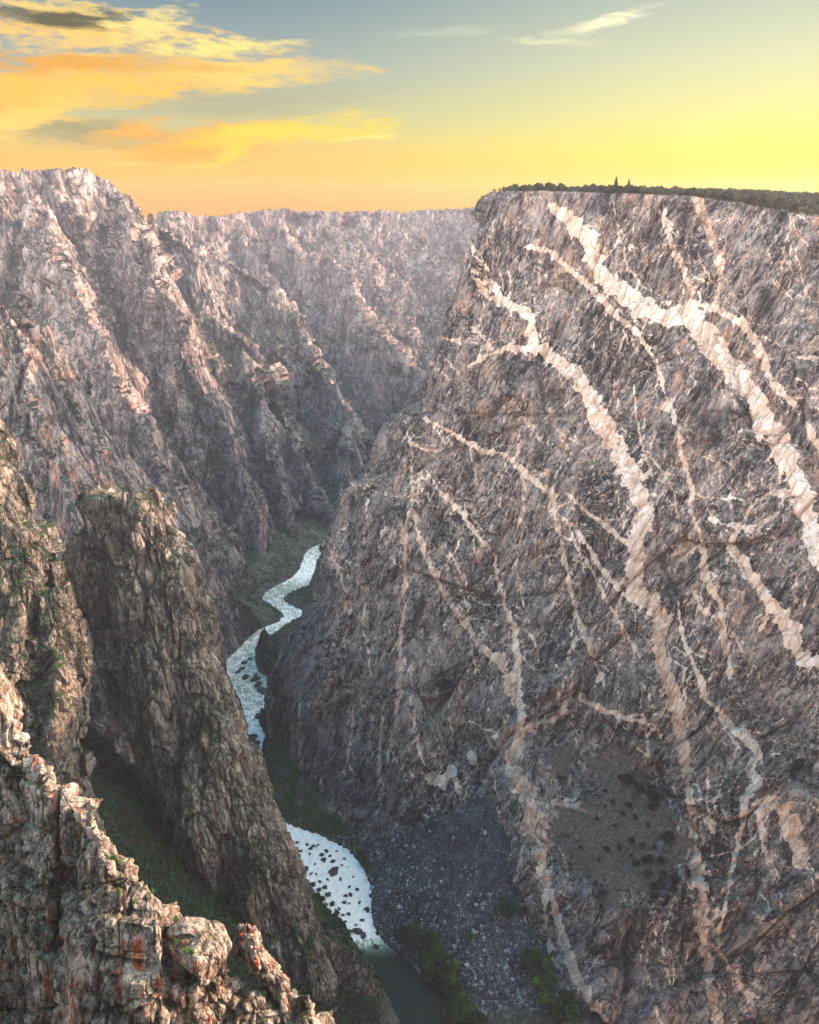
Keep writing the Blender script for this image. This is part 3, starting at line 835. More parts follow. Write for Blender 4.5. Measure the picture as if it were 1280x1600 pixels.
# thin stringers between the dikes
_r = random.Random(21)
_main = [p for _t, p in VEINS]
for _p in _main:
    for _i in range(len(_p) - 1):
        for _k in range(2):
            if _r.random() < .2: continue
            t = _r.random()
            x = _p[_i][0] + t * (_p[_i + 1][0] - _p[_i][0]); y = _p[_i][1] + t * (_p[_i + 1][1] - _p[_i][1])
            an = math.atan2(_p[_i + 1][1] - _p[_i][1], _p[_i + 1][0] - _p[_i][0]) + _r.choice([-1, 1]) * _r.uniform(.12, .8)
            w = min(_r.uniform(1.2, 3.4), _p[_i][2] * .6); ln = _r.uniform(8, 22)
            pts = [(x, y, w)]
            for _j in range(_r.randrange(2, 5)):
                x += math.cos(an) * ln; y += math.sin(an) * ln; an += _r.uniform(-.45, .45)
                pts.append((x, y, w * (1 - .25 * (_j + 1))))
            VEINS.append((_r.uniform(.4, .6), pts))
for _k in range(420):
    x, y = _r.uniform(500, 1290), _r.uniform(310, 1500)
    an = math.radians(_r.choice([90, 90, 80, 65, 60, 105, 30, 120]) + _r.uniform(-14, 14))
    ln = _r.uniform(14, 36); w = _r.uniform(0.9, 2.6)
    pts = [(x, y, w * .5)]
    for _j in range(_r.randrange(2, 7)):
        an += _r.uniform(-.4, .4)
        x += math.cos(an) * ln * _r.uniform(.5, 1); y += math.sin(an) * ln * _r.uniform(.5, 1)
        pts.append((x, y, w * _r.uniform(.5, 1.2)))
    VEINS.append((_r.uniform(.3, .55), pts))


def vein_field(px, py):
    n = len(px)
    wob = np.stack([px / 18, py / 18, px * 0], 1)
    jx = fbm(wob, 4, 0.6, 81) * 4.2; jy = fbm(wob + 40.2, 4, 0.6, 82) * 4.2
    wid = 1.05 + 1.0 * fbm(np.stack([px / 17, py / 17, px * 0 + 3], 1), 3, 0.5, 83)
    X = px + jx; Y = py + jy
    best = np.full(n, -30.0); tone = np.full(n, 0.5)
    for tn, pts in VEINS:
        A = np.array(pts, float)
        lo = A[:, :2].min(0) - 45; hi = A[:, :2].max(0) + 45
        m = np.where((X > lo[0]) & (X < hi[0]) & (Y > lo[1]) & (Y < hi[1]))[0]
        if len(m) == 0: continue
        x, y = X[m], Y[m]
        b = np.full(len(m), -30.0)
        for k in range(len(A) - 1):
            ex, ey = A[k + 1, :2] - A[k, :2]
            t = np.clip(((x - A[k, 0]) * ex + (y - A[k, 1]) * ey) / (ex * ex + ey * ey), 0, 1)
            d = np.hypot(x - A[k, 0] - t * ex, y - A[k, 1] - t * ey)
            w = (A[k, 2] + t * (A[k + 1, 2] - A[k, 2])) * 0.5 * wid[m]
            b = np.maximum(b, w - d)
        up = b > best[m]
        best[m[up]] = b[up]; tone[m[up]] = tn
    return best, tone


def build_wall():
    L = prof([(280, 770), (300, 767), (325, 757), (345, 752), (372, 735), (400, 722), (440, 706), (470, 700), (490, 691), (550, 685), (600, 679), (632, 671), (645, 655), (652, 612),
              (665, 601), (690, 587), (720, 581), (742, 575), (756, 555), (775, 541), (800, 530), (830, 519), (860, 506), (890, 496), (920, 489), (950, 484), (968, 470), (1000, 450), (1050, 433),
              (1100, 428), (1150, 440), (1200, 437), (1250, 433), (1300, 436), (1400, 440), (1900, 440)])
    R = lambda py: 1560 + 0 * py
    top = prof([(400, 300), (770, 300), (800, 299), (850, 298), (900, 300), (1000, 303), (1060, 306), (1110, 311), (1160, 318), (1200, 326), (1240, 333), (1280, 339), (1600, 380)])
    px, py = sheet_grid(top, 1780, L, R, 1.25)
    x, y, z = ray(px, py)
    nx, ny = 0.622, 0.783
    lean = 0.40
    off = gauss(px, py, [(960, 1190, 120, 60, 22), (960, 1410, 120, 70, -34), (1180, 1150, 60, 160, 22), (1240, 1230, 60, 60, -16), (760, 900, 60, 200, 16), (640, 1080, 40, 200, -22),
                         (560, 820, 60, 110, -28), (590, 1210, 40, 100, 20), (520, 1150, 50, 150, -6), (700, 560, 30, 90, 20), (850, 420, 60, 60, 8), (1100, 1500, 60, 150, 20), (930, 1580, 110, 130, -60), (820, 1290, 50, 130, -26),
                         (1250, 600, 80, 160, -24), (1000, 800, 120, 120, -10), (880, 960, 90, 120, 12), (720, 1160, 60, 60, 16), (1060, 1250, 40, 200, 6), (1220, 900, 90, 80, -18)])
    wr = np.clip((px - L(py)) / np.where(py < 650, 70.0, 110.0), 0, 1)
    off = off + 95 * (1 - np.sqrt(np.clip(1 - (1 - wr) ** 2, 0, 1)))
    t = (515 + lean * H + off) / (nx * x + ny * y - lean * z)
    G = unproj(px, py, t)
    nrow, ncol = px.shape
    ps = (px, py)
    G = pad_side(G, 'L', np.array([4, 10, 20, 36, 60, 95, 150, 230, 330]), 0.5)
    pc = G.shape[1] - ncol
    fpx = np.concatenate([np.repeat(px[:, :1], pc, 1), px], 1); fpy = np.concatenate([np.repeat(py[:, :1], pc, 1), py], 1)
    # plateau behind the rim
    rim = G[0]; rpx = fpx[0]
    rise = np.interp(rpx, [770, 1000, 1150, 1280, 1560], [0.5, 3, 9, 17, 26])
    rows = []
    for dd in (1.5, 4, 8, 14, 22, 32, 45, 60, 80, 105, 140, 190, 260, 340):
        p = rim + np.array([0.45, 0.89, 0]) * dd
        p[:, 2] = rim[:, 2] + rise * sstep(0, 220, dd) - 0.4 * (dd < 5)
        rows.append(p)
    nrp = len(rows)
    G = np.concatenate([np.stack(rows[::-1], 0), G], 0)
    fpx = np.concatenate([np.repeat(fpx[:1], nrp, 0), fpx], 0); fpy = np.concatenate([np.repeat(fpy[:1] - 4, nrp, 0), fpy], 0)
    nr, nc = G.shape[:2]
    V = G.reshape(-1, 3)
    nrm = gridnormals(V, nr, nc)
    flip = np.sign((nrm * (np.array([0, 0, H]) - V)).sum(1)[nr * nc // 2])
    nrm *= flip
    fp, fq = fpx.ravel(), fpy.ravel()
    ir = fbm(np.stack([fp / 55, fq / 55, fp * 0], 1), 5, 0.6, 88)
    rr = np.sqrt(((fp - 968) / 98) ** 2 + ((fq - 1295 - 0.25 * (fp - 968)) / 118) ** 2)
    scree = sstep(1.25, 0.6, rr + 1.1 * ir)
    D = rock_disp(V, nrm, WALL_AZ, 0.28, [(46, 12, 4), (17, 4.6, 2.0), (6.5, 1.5, 0.5)], 0.32, 6.0)
    qs = np.stack([V[:, 0] * .783 - V[:, 1] * .622 - .3 * V[:, 2], V[:, 0] * .622 + V[:, 1] * .783, V[:, 2] * .45], 1)
    f1, e1 = facet(qs / 95 + 2.7, 91, 0.8)
    calm = sstep(-.15, .25, fbm(qs / 60 + 11, 3, .5, 92))
    D = D * (0.45 + 0.65 * calm) + 13 * f1 - 2.5 * sstep(.03, 0, e1)
    D = D * (1 - 0.75 * scree) * sstep(-4, 22, fq - top(fp)) 
    plate = np.zeros((nr, nc)); plate[:nrp] = 1
    D = np.where(plate.ravel() > 0, 1.2 * fbm(V / 20, 3, 0.5, 5), D)
    Vd = V + nrm * D[:, None]
    bx, by, _ = topix(Vd)
    ve, tone = vein_field(bx, by)
    ve = np.where(plate.ravel() > 0, -30, ve)
    tone = tone + 0.06 * sstep(800, 1200, fq)
    Vd = V + nrm * D[:, None]
    quads = gridquads(nr, nc, flip=flip < 0)
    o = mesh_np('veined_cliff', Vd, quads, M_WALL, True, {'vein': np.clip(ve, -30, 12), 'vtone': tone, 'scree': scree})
    setting(o, 'huge dark cliff on the right streaked with branching pale veins')
    return Vd, nrm, fp, fq, plate.ravel(), rim


WV, WN, WPX, WPY, WPL, RIM = build_wall()


# ------------------------------------------------------------------ the nearer rock masses on the left
def rock_sheet(name, top, bot, L, R, step, tfun, pads, az, shear, scales, mat, label, vs=0.4, inward=0.45, fins=0.0, block=True, smooth=False):
    px, py = sheet_grid(top, bot, L, R, step)
    G = unproj(px, py, tfun(px, py, L(py), R(py)))
    for which, dists in pads:
        G = pad_side(G, which, dists, inward)
    nr, nc = G.shape[:2]
    V = G.reshape(-1, 3)
    nrm = gridnormals(V, nr, nc)
    fl = np.sign((nrm * (np.array([0, 0, H]) - V)).sum(1)[nr // 2 * nc + nc // 2])
    nrm *= fl
    D = rock_disp(V, nrm, az, shear, scales, vs, fins, block)
    V2 = V + nrm * D[:, None]
    o = mesh_np(name, V2, gridquads(nr, nc, flip=fl < 0), mat, smooth)
    setting(o, label)
    n2 = gridnormals(V2, nr, nc) * fl
    return V2, n2


def depthY(points, power=2.0):
    """inverse-distance field of forward distance over the picture plane's directions"""
    A = np.array(points, float)

    def f(px, py):
        num = 0; den = 0
        for cx, cy, Yv in A:
            w = 1.0 / (((px - cx) ** 2 + (py - cy) ** 2 + 400.0) ** (power / 2))
            num = num + w * Yv; den = den + w
        return num / den
    return f


def tower_t(px, py, l, r):
    Y = np.interp(py, [760, 1000, 1300, 1600, 1800], [540, 522, 492, 462, 446])
    u = np.clip((px - l) / (r - l), 0, 1)
    c = np.interp(py, [760, 1100, 1600], [0.52, 0.6, 0.68])
    v = np.where(u < c, (c - u) / c, (u - c) / (1 - c))
    bulge = np.interp(py, [760, 900, 1600], [26, 46, 60])
    Y = Y + bulge * (1 - np.sqrt(np.clip(1 - v ** 2.2, 0, 1)))
    Y = Y + gauss(px, py, [(150, 960, 14, 70, 26), (185, 1060, 16, 90, 16), (300, 1290, 40, 80, -12), (285, 900, 30, 60, -8), (215, 830, 26, 50, -6), (275, 1140, 16, 60, 8), (350, 1420, 16, 90, 10), (395, 1430, 18, 120, -8)])
    return Y / ray(px, py)[1]


TWL = prof([(755, 134), (765, 137), (800, 134), (825, 130), (845, 114), (862, 108), (885, 105), (920, 113), (950, 120), (985, 142), (1045, 160), (1110, 178), (1170, 205), (1250, 236), (1330, 258), (1400, 288), (1450, 325), (1500, 375), (1600, 470), (1800, 600)])
TWR = prof([(755, 250), (786, 254), (796, 266), (825, 280), (852, 295), (865, 307), (891, 315), (940, 328), (986, 341), (1045, 354), (1098, 373), (1137, 384), (1186, 403), (1230, 420), (1280, 445), (1320, 460), (1365, 479), (1420, 488), (1450, 500), (1490, 520), (1560, 540), (1600, 550), (1800, 640)])
TWT = prof([(100, 772), (136, 768), (144, 766), (152, 780), (164, 768), (177, 769), (197, 782), (210, 776), (226, 779), (234, 776), (239, 762), (245, 774), (252, 786), (267, 797), (300, 800), (700, 800)])
BACK = np.array([1.5, 4, 8, 14, 22, 34, 50, 70])
TWV, TWN = rock_sheet('rock_tower', TWT, 1760, TWL, TWR, 1.0, tower_t, [('L', BACK), ('R', BACK), ('T', BACK)], -0.1, -0.1,
                      [(19, 6.5, 3.6), (8.5, 2.8, 1.8), (3.6, 0.7, 0.4)], M_TOWER, 'steep grey rock tower with a jagged flat top left of the river', 0.28, fins=3.0)

LFR = prof([(540, -60), (640, -8), (656, 0), (692, 24), (728, 29), (784, 48), (815, 51), (828, 78), (856, 86), (892, 97), (932, 115), (960, 121), (1020, 136), (1052, 142), (1120, 141), (1160, 128), (1220, 140), (1320, 170), (1500, 200)])
LFT = prof([(-300, 500), (-200, 545), (-60, 600), (-8, 640), (0, 655), (24, 690), (60, 700), (500, 700)])


def left_t(px, py, l, r):
    Y = np.interp(py, [560, 700, 830, 1000, 1200, 1400], [500, 490, 462, 446, 420, 400]) + 30 * sstep(60, 0, r - px) - 0.05 * (140 - px)
    Y = Y + gauss(px, py, [(60, 1000, 20, 100, 10), (20, 870, 40, 40, 8), (100, 900, 20, 60, -6), (90, 1140, 30, 50, -12)])
    return Y / ray(px, py)[1]


LFV, LFN = rock_sheet('left_cliff', LFT, 1420, lambda py: -260 + 0 * py, LFR, 1.1, left_t, [('R', BACK), ('T', BACK)], 0.2, 0.15,
                      [(22, 6.0, 2.0), (9, 2.8, 1.0), (3.6, 1.1, 0.3)], M_LEFT, 'broken grey cliff with bushes on its ledges at the left edge', 0.4, fins=2.0)

NRT = prof([(-260, 960), (-60, 1000), (0, 1040), (6, 1072), (16, 1114), (28, 1128), (40, 1162), (65, 1178), (84, 1198), (90, 1226), (107, 1232), (132, 1244), (150, 1280), (170, 1310), (179, 1342), (200, 1350), (215, 1374), (240, 1398),
            (260, 1428), (268, 1460), (290, 1445), (320, 1458), (345, 1490), (360, 1524), (395, 1550), (425, 1574), (445, 1580), (465, 1556), (480, 1545), (495, 1560), (512, 1588), (530, 1640), (560, 1700)])


def near_t(px, py, l, r):
    tp = NRT(px)
    dv = py - tp
    Y = np.interp(px, [-200, 0, 100, 260, 400, 520], [226, 222, 210, 196, 196, 204])
    Y = Y - 0.03 * dv
    Y = Y - 5.0 * np.sqrt(np.clip(1 - (1 - np.clip(dv / 60, 0, 1)) ** 2, 0, 1))
    # steps and buttresses
    Y = Y + gauss(px, py, [(95, 1420, 14, 260, 7), (160, 1330, 40, 90, -5), (190, 1520, 80, 120, -7), (30, 1400, 50, 110, -3), (40, 1560, 40, 60, 4), (300, 1520, 40, 50, -3), (360, 1560, 40, 60, 3), (270, 1500, 10, 100, 5)])
    Y = Y - 5 * sstep(1428, 1440, py + 0.06 * (px - 200)) * sstep(95, 120, px) * sstep(280, 262, px)
    return Y / ray(px, py)[1]


NRV, NRN = rock_sheet('near_outcrop_cliff', NRT, 1720, lambda py: -200 + 0 * py, lambda py: 560 + 0 * py, 1.0, near_t, [('R', BACK), ('T', np.array([.8, 2, 4, 7, 12, 20, 32]))], 0.1, 0.08,
                      [(26, 5.6, 3.2), (10, 2.2, 1.6), (4.2, 0.6, 0.4)], M_NEAR, 'blocky rust stained outcrop close by in the lower left corner', 0.7, 0.55)

SPL = prof([(1440, 376), (1455, 369), (1490, 371), (1520, 393), (1555, 420), (1600, 436), (1700, 450)])
SPR = prof([(1440, 392), (1450, 400), (1480, 412), (1510, 434), (1535, 452), (1565, 456), (1600, 460), (1700, 480)])


def spire_t(px, py, l, r):
    u = np.clip((px - l) / (r - l), 0, 1)
    return (200 + 7 * (1 - np.sqrt(np.clip(1 - (2 * u - 1) ** 2, 0, 1))) - 0.03 * (py - 1450)) / ray(px, py)[1]


SB = np.array([.5, 1.5, 3, 6, 10])
rock_sheet('rock_spire', prof([(360, 1452), (372, 1448), (385, 1444), (400, 1450), (420, 1456)]), 1640, SPL, SPR, 0.8, spire_t, [('L', SB), ('R', SB), ('T', SB)], 0.1, -0.2,
           [(5, 1.4, 0.8), (2.2, 0.6, 0.25)], M_NEAR, 'small leaning rust coloured spire rising behind the near outcrop', 0.6)

KNT = prof([(440, 1440), (500, 1460), (525, 1473), (550, 1484), (585, 1514), (600, 1550), (622, 1596), (660, 1660)])
rock_sheet('low_knob_cliff', KNT, 1720, lambda py: 470 + 0 * py, lambda py: 650 + 0 * py, 1.0,
           lambda px, py, l, r: (np.interp(px, [480, 560, 620], [505, 512, 525]) - 0.14 * (py - KNT(px))) / ray(px, py)[1],
           [('R', BACK), ('T', BACK)], 0.1, 0.1, [(12, 3.0, 1.0), (5, 1.4, 0.5)], M_LEFT, 'low pale rock shoulder beside the calm green water', 0.7)


# ------------------------------------------------------------------ the river surface
def build_river():
    nl = 48
    lat = np.linspace(-0.03, 1.03, nl)
    rp = RPY
    X = BLX[:, None] + (BRX - BLX)[:, None] * lat; Y = BLY[:, None] + (BRY - BLY)[:, None] * lat
    ed = np.abs(lat * 2 - 1) ** 6
    jx = fbm(np.stack([X.ravel() / 6, Y.ravel() / 6, X.ravel() * 0], 1), 4, .6, 95).reshape(X.shape)
    X = X + jx * ed * np.clip((BRX - BLX)[:, None] / 20, 0, 1) * 3.5
    n0 = fbm(np.stack([X.ravel() / 5, Y.ravel() / 5, X.ravel() * 0], 1), 4, 0.6, 91)
    foam = np.interp(rp, [840, 846, 862, 880, 900, 918, 936, 950, 965, 985, 1005, 1032, 1060, 1100, 1140, 1175, 1290, 1330, 1440, 1466, 1482, 1500],
                     [.6, .6, .65, .85, .95, .5, .55, .7, .85, .7, .65, .65, .62, .66, .85, .85, 1.1, 1.1, 1.1, 1.0, .35, 0.02])[:, None] + 0 * X
    Z = 0.1 + foam.ravel() * 2.2 * n0
    V = np.stack([X.ravel(), Y.ravel(), Z], 1)
    m = bpy.data.materials.new('river_water'); m.use_nodes = True
    n = N(m.node_tree)
    tc = n.new('ShaderNodeTexCoord')
    at = n.new('ShaderNodeAttribute', attribute_name='foam')
    a = n.noise(tc.outputs['Object'], 0.10, 6, 0.68, 0.5)
    b = n.noise(tc.outputs['Object'], 0.55, 4, 0.7)
    f = n.math('MULTIPLY_ADD', n.math('SUBTRACT', a, 0.5), 1.5, at.outputs['Fac'])
    f = n.math('MULTIPLY_ADD', n.math('SUBTRACT', b, 0.5), 0.7, f)
    fl_ = n.new('ShaderNodeMapping'); fl_.inputs['Scale'].default_value = (.5, .13, .5); fl_.inputs['Rotation'].default_value = (0, 0, -.35); n.link(tc.outputs['Object'], fl_.inputs[0])
    f = n.math('MULTIPLY_ADD', n.math('SUBTRACT', n.noise(fl_.outputs[0], 1.0, 5, .7, .6), 0.55), 1.9, f)
    ff = n.maprange(f, 0.35, 0.85)
    pale = n.maprange(at.outputs['Fac'], 0.05, 0.5)
    wat = n.mix(pale, s2l((10, 36, 26)), s2l((130, 144, 120)))
    col = n.mix(ff, wat, s2l((255, 250, 236)))
    bs = n.new('ShaderNodeBsdfPrincipled'); n.link(col, bs.inputs['Base Color'])
    n.put(bs.inputs['Roughness'], n.maprange(ff, 0, 1, 0.3, 0.9))
    bs.inputs['Specular IOR Level'].default_value = 0.2
    bp = n.new('ShaderNodeBump'); bp.inputs['Distance'].default_value = 0.6; n.link(n.math('ADD', b, a), bp.inputs['Height']); n.link(bp.outputs[0], bs.inputs['Normal'])
    out = n.new('ShaderNodeOutputMaterial'); n.link(bs.outputs[0], out.inputs[0])
    o = mesh_np('river', V, gridquads(len(RPY), nl), m, True, {'foam': foam.ravel()})
    setting(o, 'river winding through the canyon with white rapids and calm green water')


build_river()


# ------------------------------------------------------------------ ground of the rim the camera stands on, and an unseen plateau shaped to block the sun
def rim_ground():
    xs = np.linspace(-1500, 1500, 90); ys = np.linspace(-1500, -6, 60)
    Xg, Yg = np.meshgrid(xs, ys)
    q = np.stack([Xg.ravel() / 60, Yg.ravel() / 60, Xg.ravel() * 0], 1)
    Z = 646 + 5 * fbm(q, 4, 0.5, 15) - 1.0
    Z = np.where(np.hypot(Xg.ravel(), Yg.ravel()) < 60, np.minimum(Z, 647), Z)
    Y = Yg.ravel().copy()
    V = np.stack([Xg.ravel(), Y, Z], 1)
    G = V.reshape(len(ys), len(xs), 3)
    # the cliff below the viewpoint
    rows = [G]
    for dz, dy in ((-20, 3), (-80, 6), (-200, 14), (-400, 30), (-652, 70)):
        e = G[-1].copy(); e[:, 2] += dz; e[:, 1] += dy; e[:, 1] += 12 * np.sin(e[:, 0] / 60.0)
        rows.append(e[None])
    G = np.concatenate(rows, 0)
    o = mesh_np('viewpoint_ground', G.reshape(-1, 3), gridquads(G.shape[0], G.shape[1], flip=True), M_LEFT)
    setting(o, 'rim ground and cliff under the viewpoint')


rim_ground()


def plateau():
    """the high ground behind the veined cliff, its side walls placed out of view to shade the left ridges"""
    P = np.array([(190, 1060), (240, 1200), (380, 1500), (520, 1900), (800, 2300), (1560, 2560), (1560, 40), (1200, 120), (800, 310), (570, 580), (410, 780)], float)
    e = np.concatenate([P, P[:1]]); sl = np.r_[0, np.cumsum(np.hypot(*np.diff(e, axis=0).T))]
    t = np.linspace(0, sl[-1], 700)
    X = np.interp(t, sl, e[:, 0]); Y = np.interp(t, sl, e[:, 1])
    c = np.array([900, 1250.0])
    rows = []
    for k, (z, out) in enumerate([(-8, 1.13), (150, 1.10), (320, 1.06), (480, 1.03), (600, 1.005), (632, 1.0), (636, .98), (637, .8), (638, .4), (638, .02)]):
        back = (Y > 1150) * (X < 1500)
        o = np.where(back, out, min(out, 1.0))
        n0 = 1 + 0.02 * fbm(np.stack([t / 90, np.full_like(t, z / 300), t * 0], 1), 4, .5, 77) * (z < 634)
        rows.append(np.stack([c[0] + (X - c[0]) * o * n0, c[1] + (Y - c[1]) * o * n0, np.full_like(t, z)], 1))
    G = np.stack(rows, 0)
    o = mesh_np('plateau', G.reshape(-1, 3), gridquads(G.shape[0], G.shape[1]), M_FAR)
    setting(o, 'unseen high plateau behind the veined cliff, shaped to shade the left ridges')


plateau()


# ------------------------------------------------------------------ foliage
def leaf_cloud(C, Rr, n_each, size, seed, flat=0.8):
    """leaf sized quads scattered through round clumps at C (k,3) with radii Rr (k)"""
    rg = np.random.default_rng(seed)
    k = len(C)
    d = rg.normal(size=(k, n_each, 3)); d /= np.linalg.norm(d, axis=2, keepdims=True)
    r = rg.uniform(0.35, 1.08, (k, n_each, 1)) ** 0.6
    pos = C[:, None, :] + d * r * np.asarray(Rr)[:, None, None] * np.array([1, 1, flat])
    a = rg.normal(size=pos.shape); a /= np.linalg.norm(a, axis=2, keepdims=True)
    b = np.cross(a, rg.normal(size=pos.shape)); b /= np.linalg.norm(b, axis=2, keepdims=True) + 1e-9
    s = (np.asarray(size) * np.ones(k))[:, None, None] * rg.uniform(0.6, 1.3, (k, n_each, 1))
    V = np.stack([pos - a * s - b * s * .6, pos + a * s - b * s * .6, pos + a * s + b * s * .6, pos - a * s + b * s * .6], 2).reshape(-1, 3)
    return V, np.arange(len(V)).reshape(-1, 4)


def mesh_only(name, V, Q, mat):
    o = mesh_np(name, V, Q, mat, False)
    me = o.data
    bpy.data.objects.remove(o)
    return me


def trunk_mesh(name, h, r0, seed, limbs=4):
    rg = random.Random(seed)
    V = []; Q = []

    def tube(p0, p1, a, b, bend=0.0):
        n = 6; base = len(V)
        for k in range(4):
            t = k / 3; c = [p0[i] + (p1[i] - p0[i]) * t for i in range(3)]
            c[0] += bend * math.sin(t * math.pi); rr = a + (b - a) * t
            for j in range(n):
                an = 2 * math.pi * j / n
                V.append((c[0] + rr * math.cos(an), c[1] + rr * math.sin(an), c[2]))
        for k in range(3):
            for j in range(n):
                Q.append((base + k * n + j, base + k * n + (j + 1) % n, base + (k + 1) * n + (j + 1) % n, base + (k + 1) * n + j))
    tube((0, 0, -0.5), (rg.uniform(-.2, .2), rg.uniform(-.2, .2), h), r0, r0 * .35, 0.1)
    for k in range(limbs):
        an = rg.uniform(0, 6.28); z0 = h * rg.uniform(.3, .8)
        tube((0, 0, z0), (math.cos(an) * h * .35, math.sin(an) * h * .35, z0 + h * .25), r0 * .4, r0 * .12)
    return mesh_only(name, np.array(V), np.array(Q), M_TRUNK)


def crown_round(name, h, r, seed, mat, leaf=0.28, n=46, k=16):
    rg = np.random.default_rng(seed)
    C = rg.normal(size=(k, 3)); C /= np.linalg.norm(C, axis=1, keepdims=True)
    C = C * rg.uniform(.35, 1, (k, 1)) * np.array([r * .75, r * .75, h * .33]) + np.array([0, 0, h * .58])
    V, Q = leaf_cloud(C, rg.uniform(.28, .5, k) * r, n, leaf, seed)
    return mesh_only(name, V, Q, mat)


def crown_conifer(name, h, r, seed, mat, leaf=0.3):
    rg = np.random.default_rng(seed)
    z = np.repeat(np.linspace(.12, .98, 16), 5)
    an = rg.uniform(0, 6.28, len(z)); rr = r * (1 - z) ** .8 * rg.uniform(.5, 1, len(z))
    C = np.stack([np.cos(an) * rr, np.sin(an) * rr, z * h], 1)
    V, Q = leaf_cloud(C, .16 * r + .28 * r * (1 - z), 26, leaf, seed, .6)
    return mesh_only(name, V, Q, mat)


def tree(name, loc, sc, rz, crown, trunk, label, cat, group=None):
    e = bpy.data.objects.new(name, None)
    COL.objects.link(e)
    e.location = loc; e.scale = (sc, sc, sc); e.rotation_euler = (0, 0, rz)
    e.empty_display_size = 0.5
    for nm, me in (('crown', crown), ('trunk', trunk)):
        o = bpy.data.objects.new(nm, me); COL.objects.link(o); o.parent = e
    return tag(e, label, cat, group)


TP = topix(TV); WP = topix(WV); NP_ = topix(NRV); TWP = topix(TWV); LFP = topix(LFV)


def pick(VP, V, px, py, tol=3.0):
    d = np.hypot(VP[0] - px, VP[1] - py)
    m = np.where((d < tol) & (VP[2] > 0))[0]
    if len(m) == 0:
        return V[np.argmin(d)]
    return V[m[np.argmin(VP[2][m])]]


JUN = [(crown_round('juniper_crown_%d' % k, 6, 2.8, 100 + k, M_FOL_J, 0.34, 40, 12), trunk_mesh('juniper_trunk_%d' % k, 4.2, .28, k)) for k in range(4)]
# woods on the rim of the veined cliff: separate trees along the skyline and the cliff edge
rg = random.Random(5)
rimtrees = 0
RIMV = RIM[10:]
rp = topix(RIMV)[0]
cand = []
for k in range(250):
    px = rg.uniform(776, 1290)
    i = int(np.argmin(np.abs(rp - px)))
    back = rg.choice([2, 5, 9, 14, 20, 28, 40, 60, 85, 120]) * rg.uniform(.8, 1.3)
    rise = np.interp(px, [770, 1000, 1150, 1280, 1560], [0.5, 3, 9, 17, 26]) * sstep(0, 220, back)
    p = RIMV[i] + np.array([0.45, 0.89, 0]) * back
    p[2] = RIMV[i][2] + rise - 0.6
    cand.append(p)
for p in cand:
    c, t = JUN[rg.randrange(4)]
    tree('juniper_tree', p, rg.uniform(.9, 1.6), rg.uniform(0, 6.28), c, t, 'low dark juniper tree in the woods along the rim of the veined cliff', 'tree', 'juniper trees along the cliff rim')
CON = crown_conifer('conifer_crown', 12, 2.6, 7, M_FOL_J); CONT = trunk_mesh('conifer_trunk', 9, .25, 8, 2)
for px, back, s, lab in ((961, 40, 1.15, 'tallest thin conifer standing above the rim woods, left of its twin'), (981, 42, .98, 'shorter broad conifer just right of the tallest one on the rim')):
    i = int(np.argmin(np.abs(rp - px * 1.0)))
    p = RIMV[i] + np.array([0.45, 0.89, 0]) * back
    k = px + (px - topix(p[None])[0][0])
    i = int(np.argmin(np.abs(rp - k))); p = RIMV[i] + np.array([0.45, 0.89, 0]) * back
    p[2] += 1.5
    tree('conifer_tree', p, s, 0.3, CON, CONT, lab, 'tree')
# the rest of the woods on the plateau, one mass
m = np.where((WPL > 0))[0]
rg2 = np.random.default_rng(3)
n = 15000
ii = rg2.integers(0, len(RIMV), n); bk = rg2.uniform(1.0, 330, n) ** 1.0
px_i = rp[ii]
rise = np.interp(px_i, [770, 1000, 1150, 1280, 1560], [0.5, 3, 9, 17, 26]) * sstep(0, 220, bk)
C = RIMV[ii] + np.array([0.45, 0.89, 0]) * bk[:, None]; C[:, 2] = RIMV[ii][:, 2] + rise + rg2.uniform(0.8, 3.6, n)
keep = fbm(np.stack([C[:, 0] / 9, C[:, 1] / 9, C[:, 0] * 0], 1), 3, .6, 36) > -0.06
C = C[keep]; n = len(C); C[:, 2] += 1.6 * fbm(np.stack([C[:, 0] / 14, C[:, 1] / 14, C[:, 0] * 0], 1), 2, .5, 37)
V, Q = leaf_cloud(C, rg2.uniform(1.0, 2.7, n), 16, rg2.uniform(.35, .65, n), 4)
tag(mesh_np('rim_woods', V, Q, M_FOL_J, False), 'dense low woods covering the plateau above the veined cliff', 'woods', kind='stuff')

# brush on the far slopes, one mass
g = TN[:, 2]
cover = fbm(TV / np.array([60, 60, 60]), 4, 0.55, 33)
front = np.array([0, 0, H]) - TV
facing = (TN * front).sum(1) > 0
rk = np.isin(TO, [0, 1, 2, 3])
pr = sstep(0.42, 0.8, g + 0.5 * cover + 0.55 * TG) * rk * facing * (TSD > 6)
pr = pr + 0.6 * sstep(90, 10, TSD) * (TSD > 3) * rk * facing
dist = np.linalg.norm(front, axis=1)
sel = np.where(rg2.uniform(size=len(TV)) < pr * 0.07)[0]
sel = rg2.permutation(sel)[:60000]
rad = rg2.uniform(1.0, 3.2, len(sel)) * np.clip(dist[sel] / 1300, .7, 1.6)
V, Q = leaf_cloud(TV[sel] + np.array([0, 0, .6]), rad, 9, rad * .42, 6)
tag(mesh_np('slope_brush', V, Q, M_FOL_S, False), 'dark green brush dotted over the far slopes and ridges', 'brush', kind='stuff')
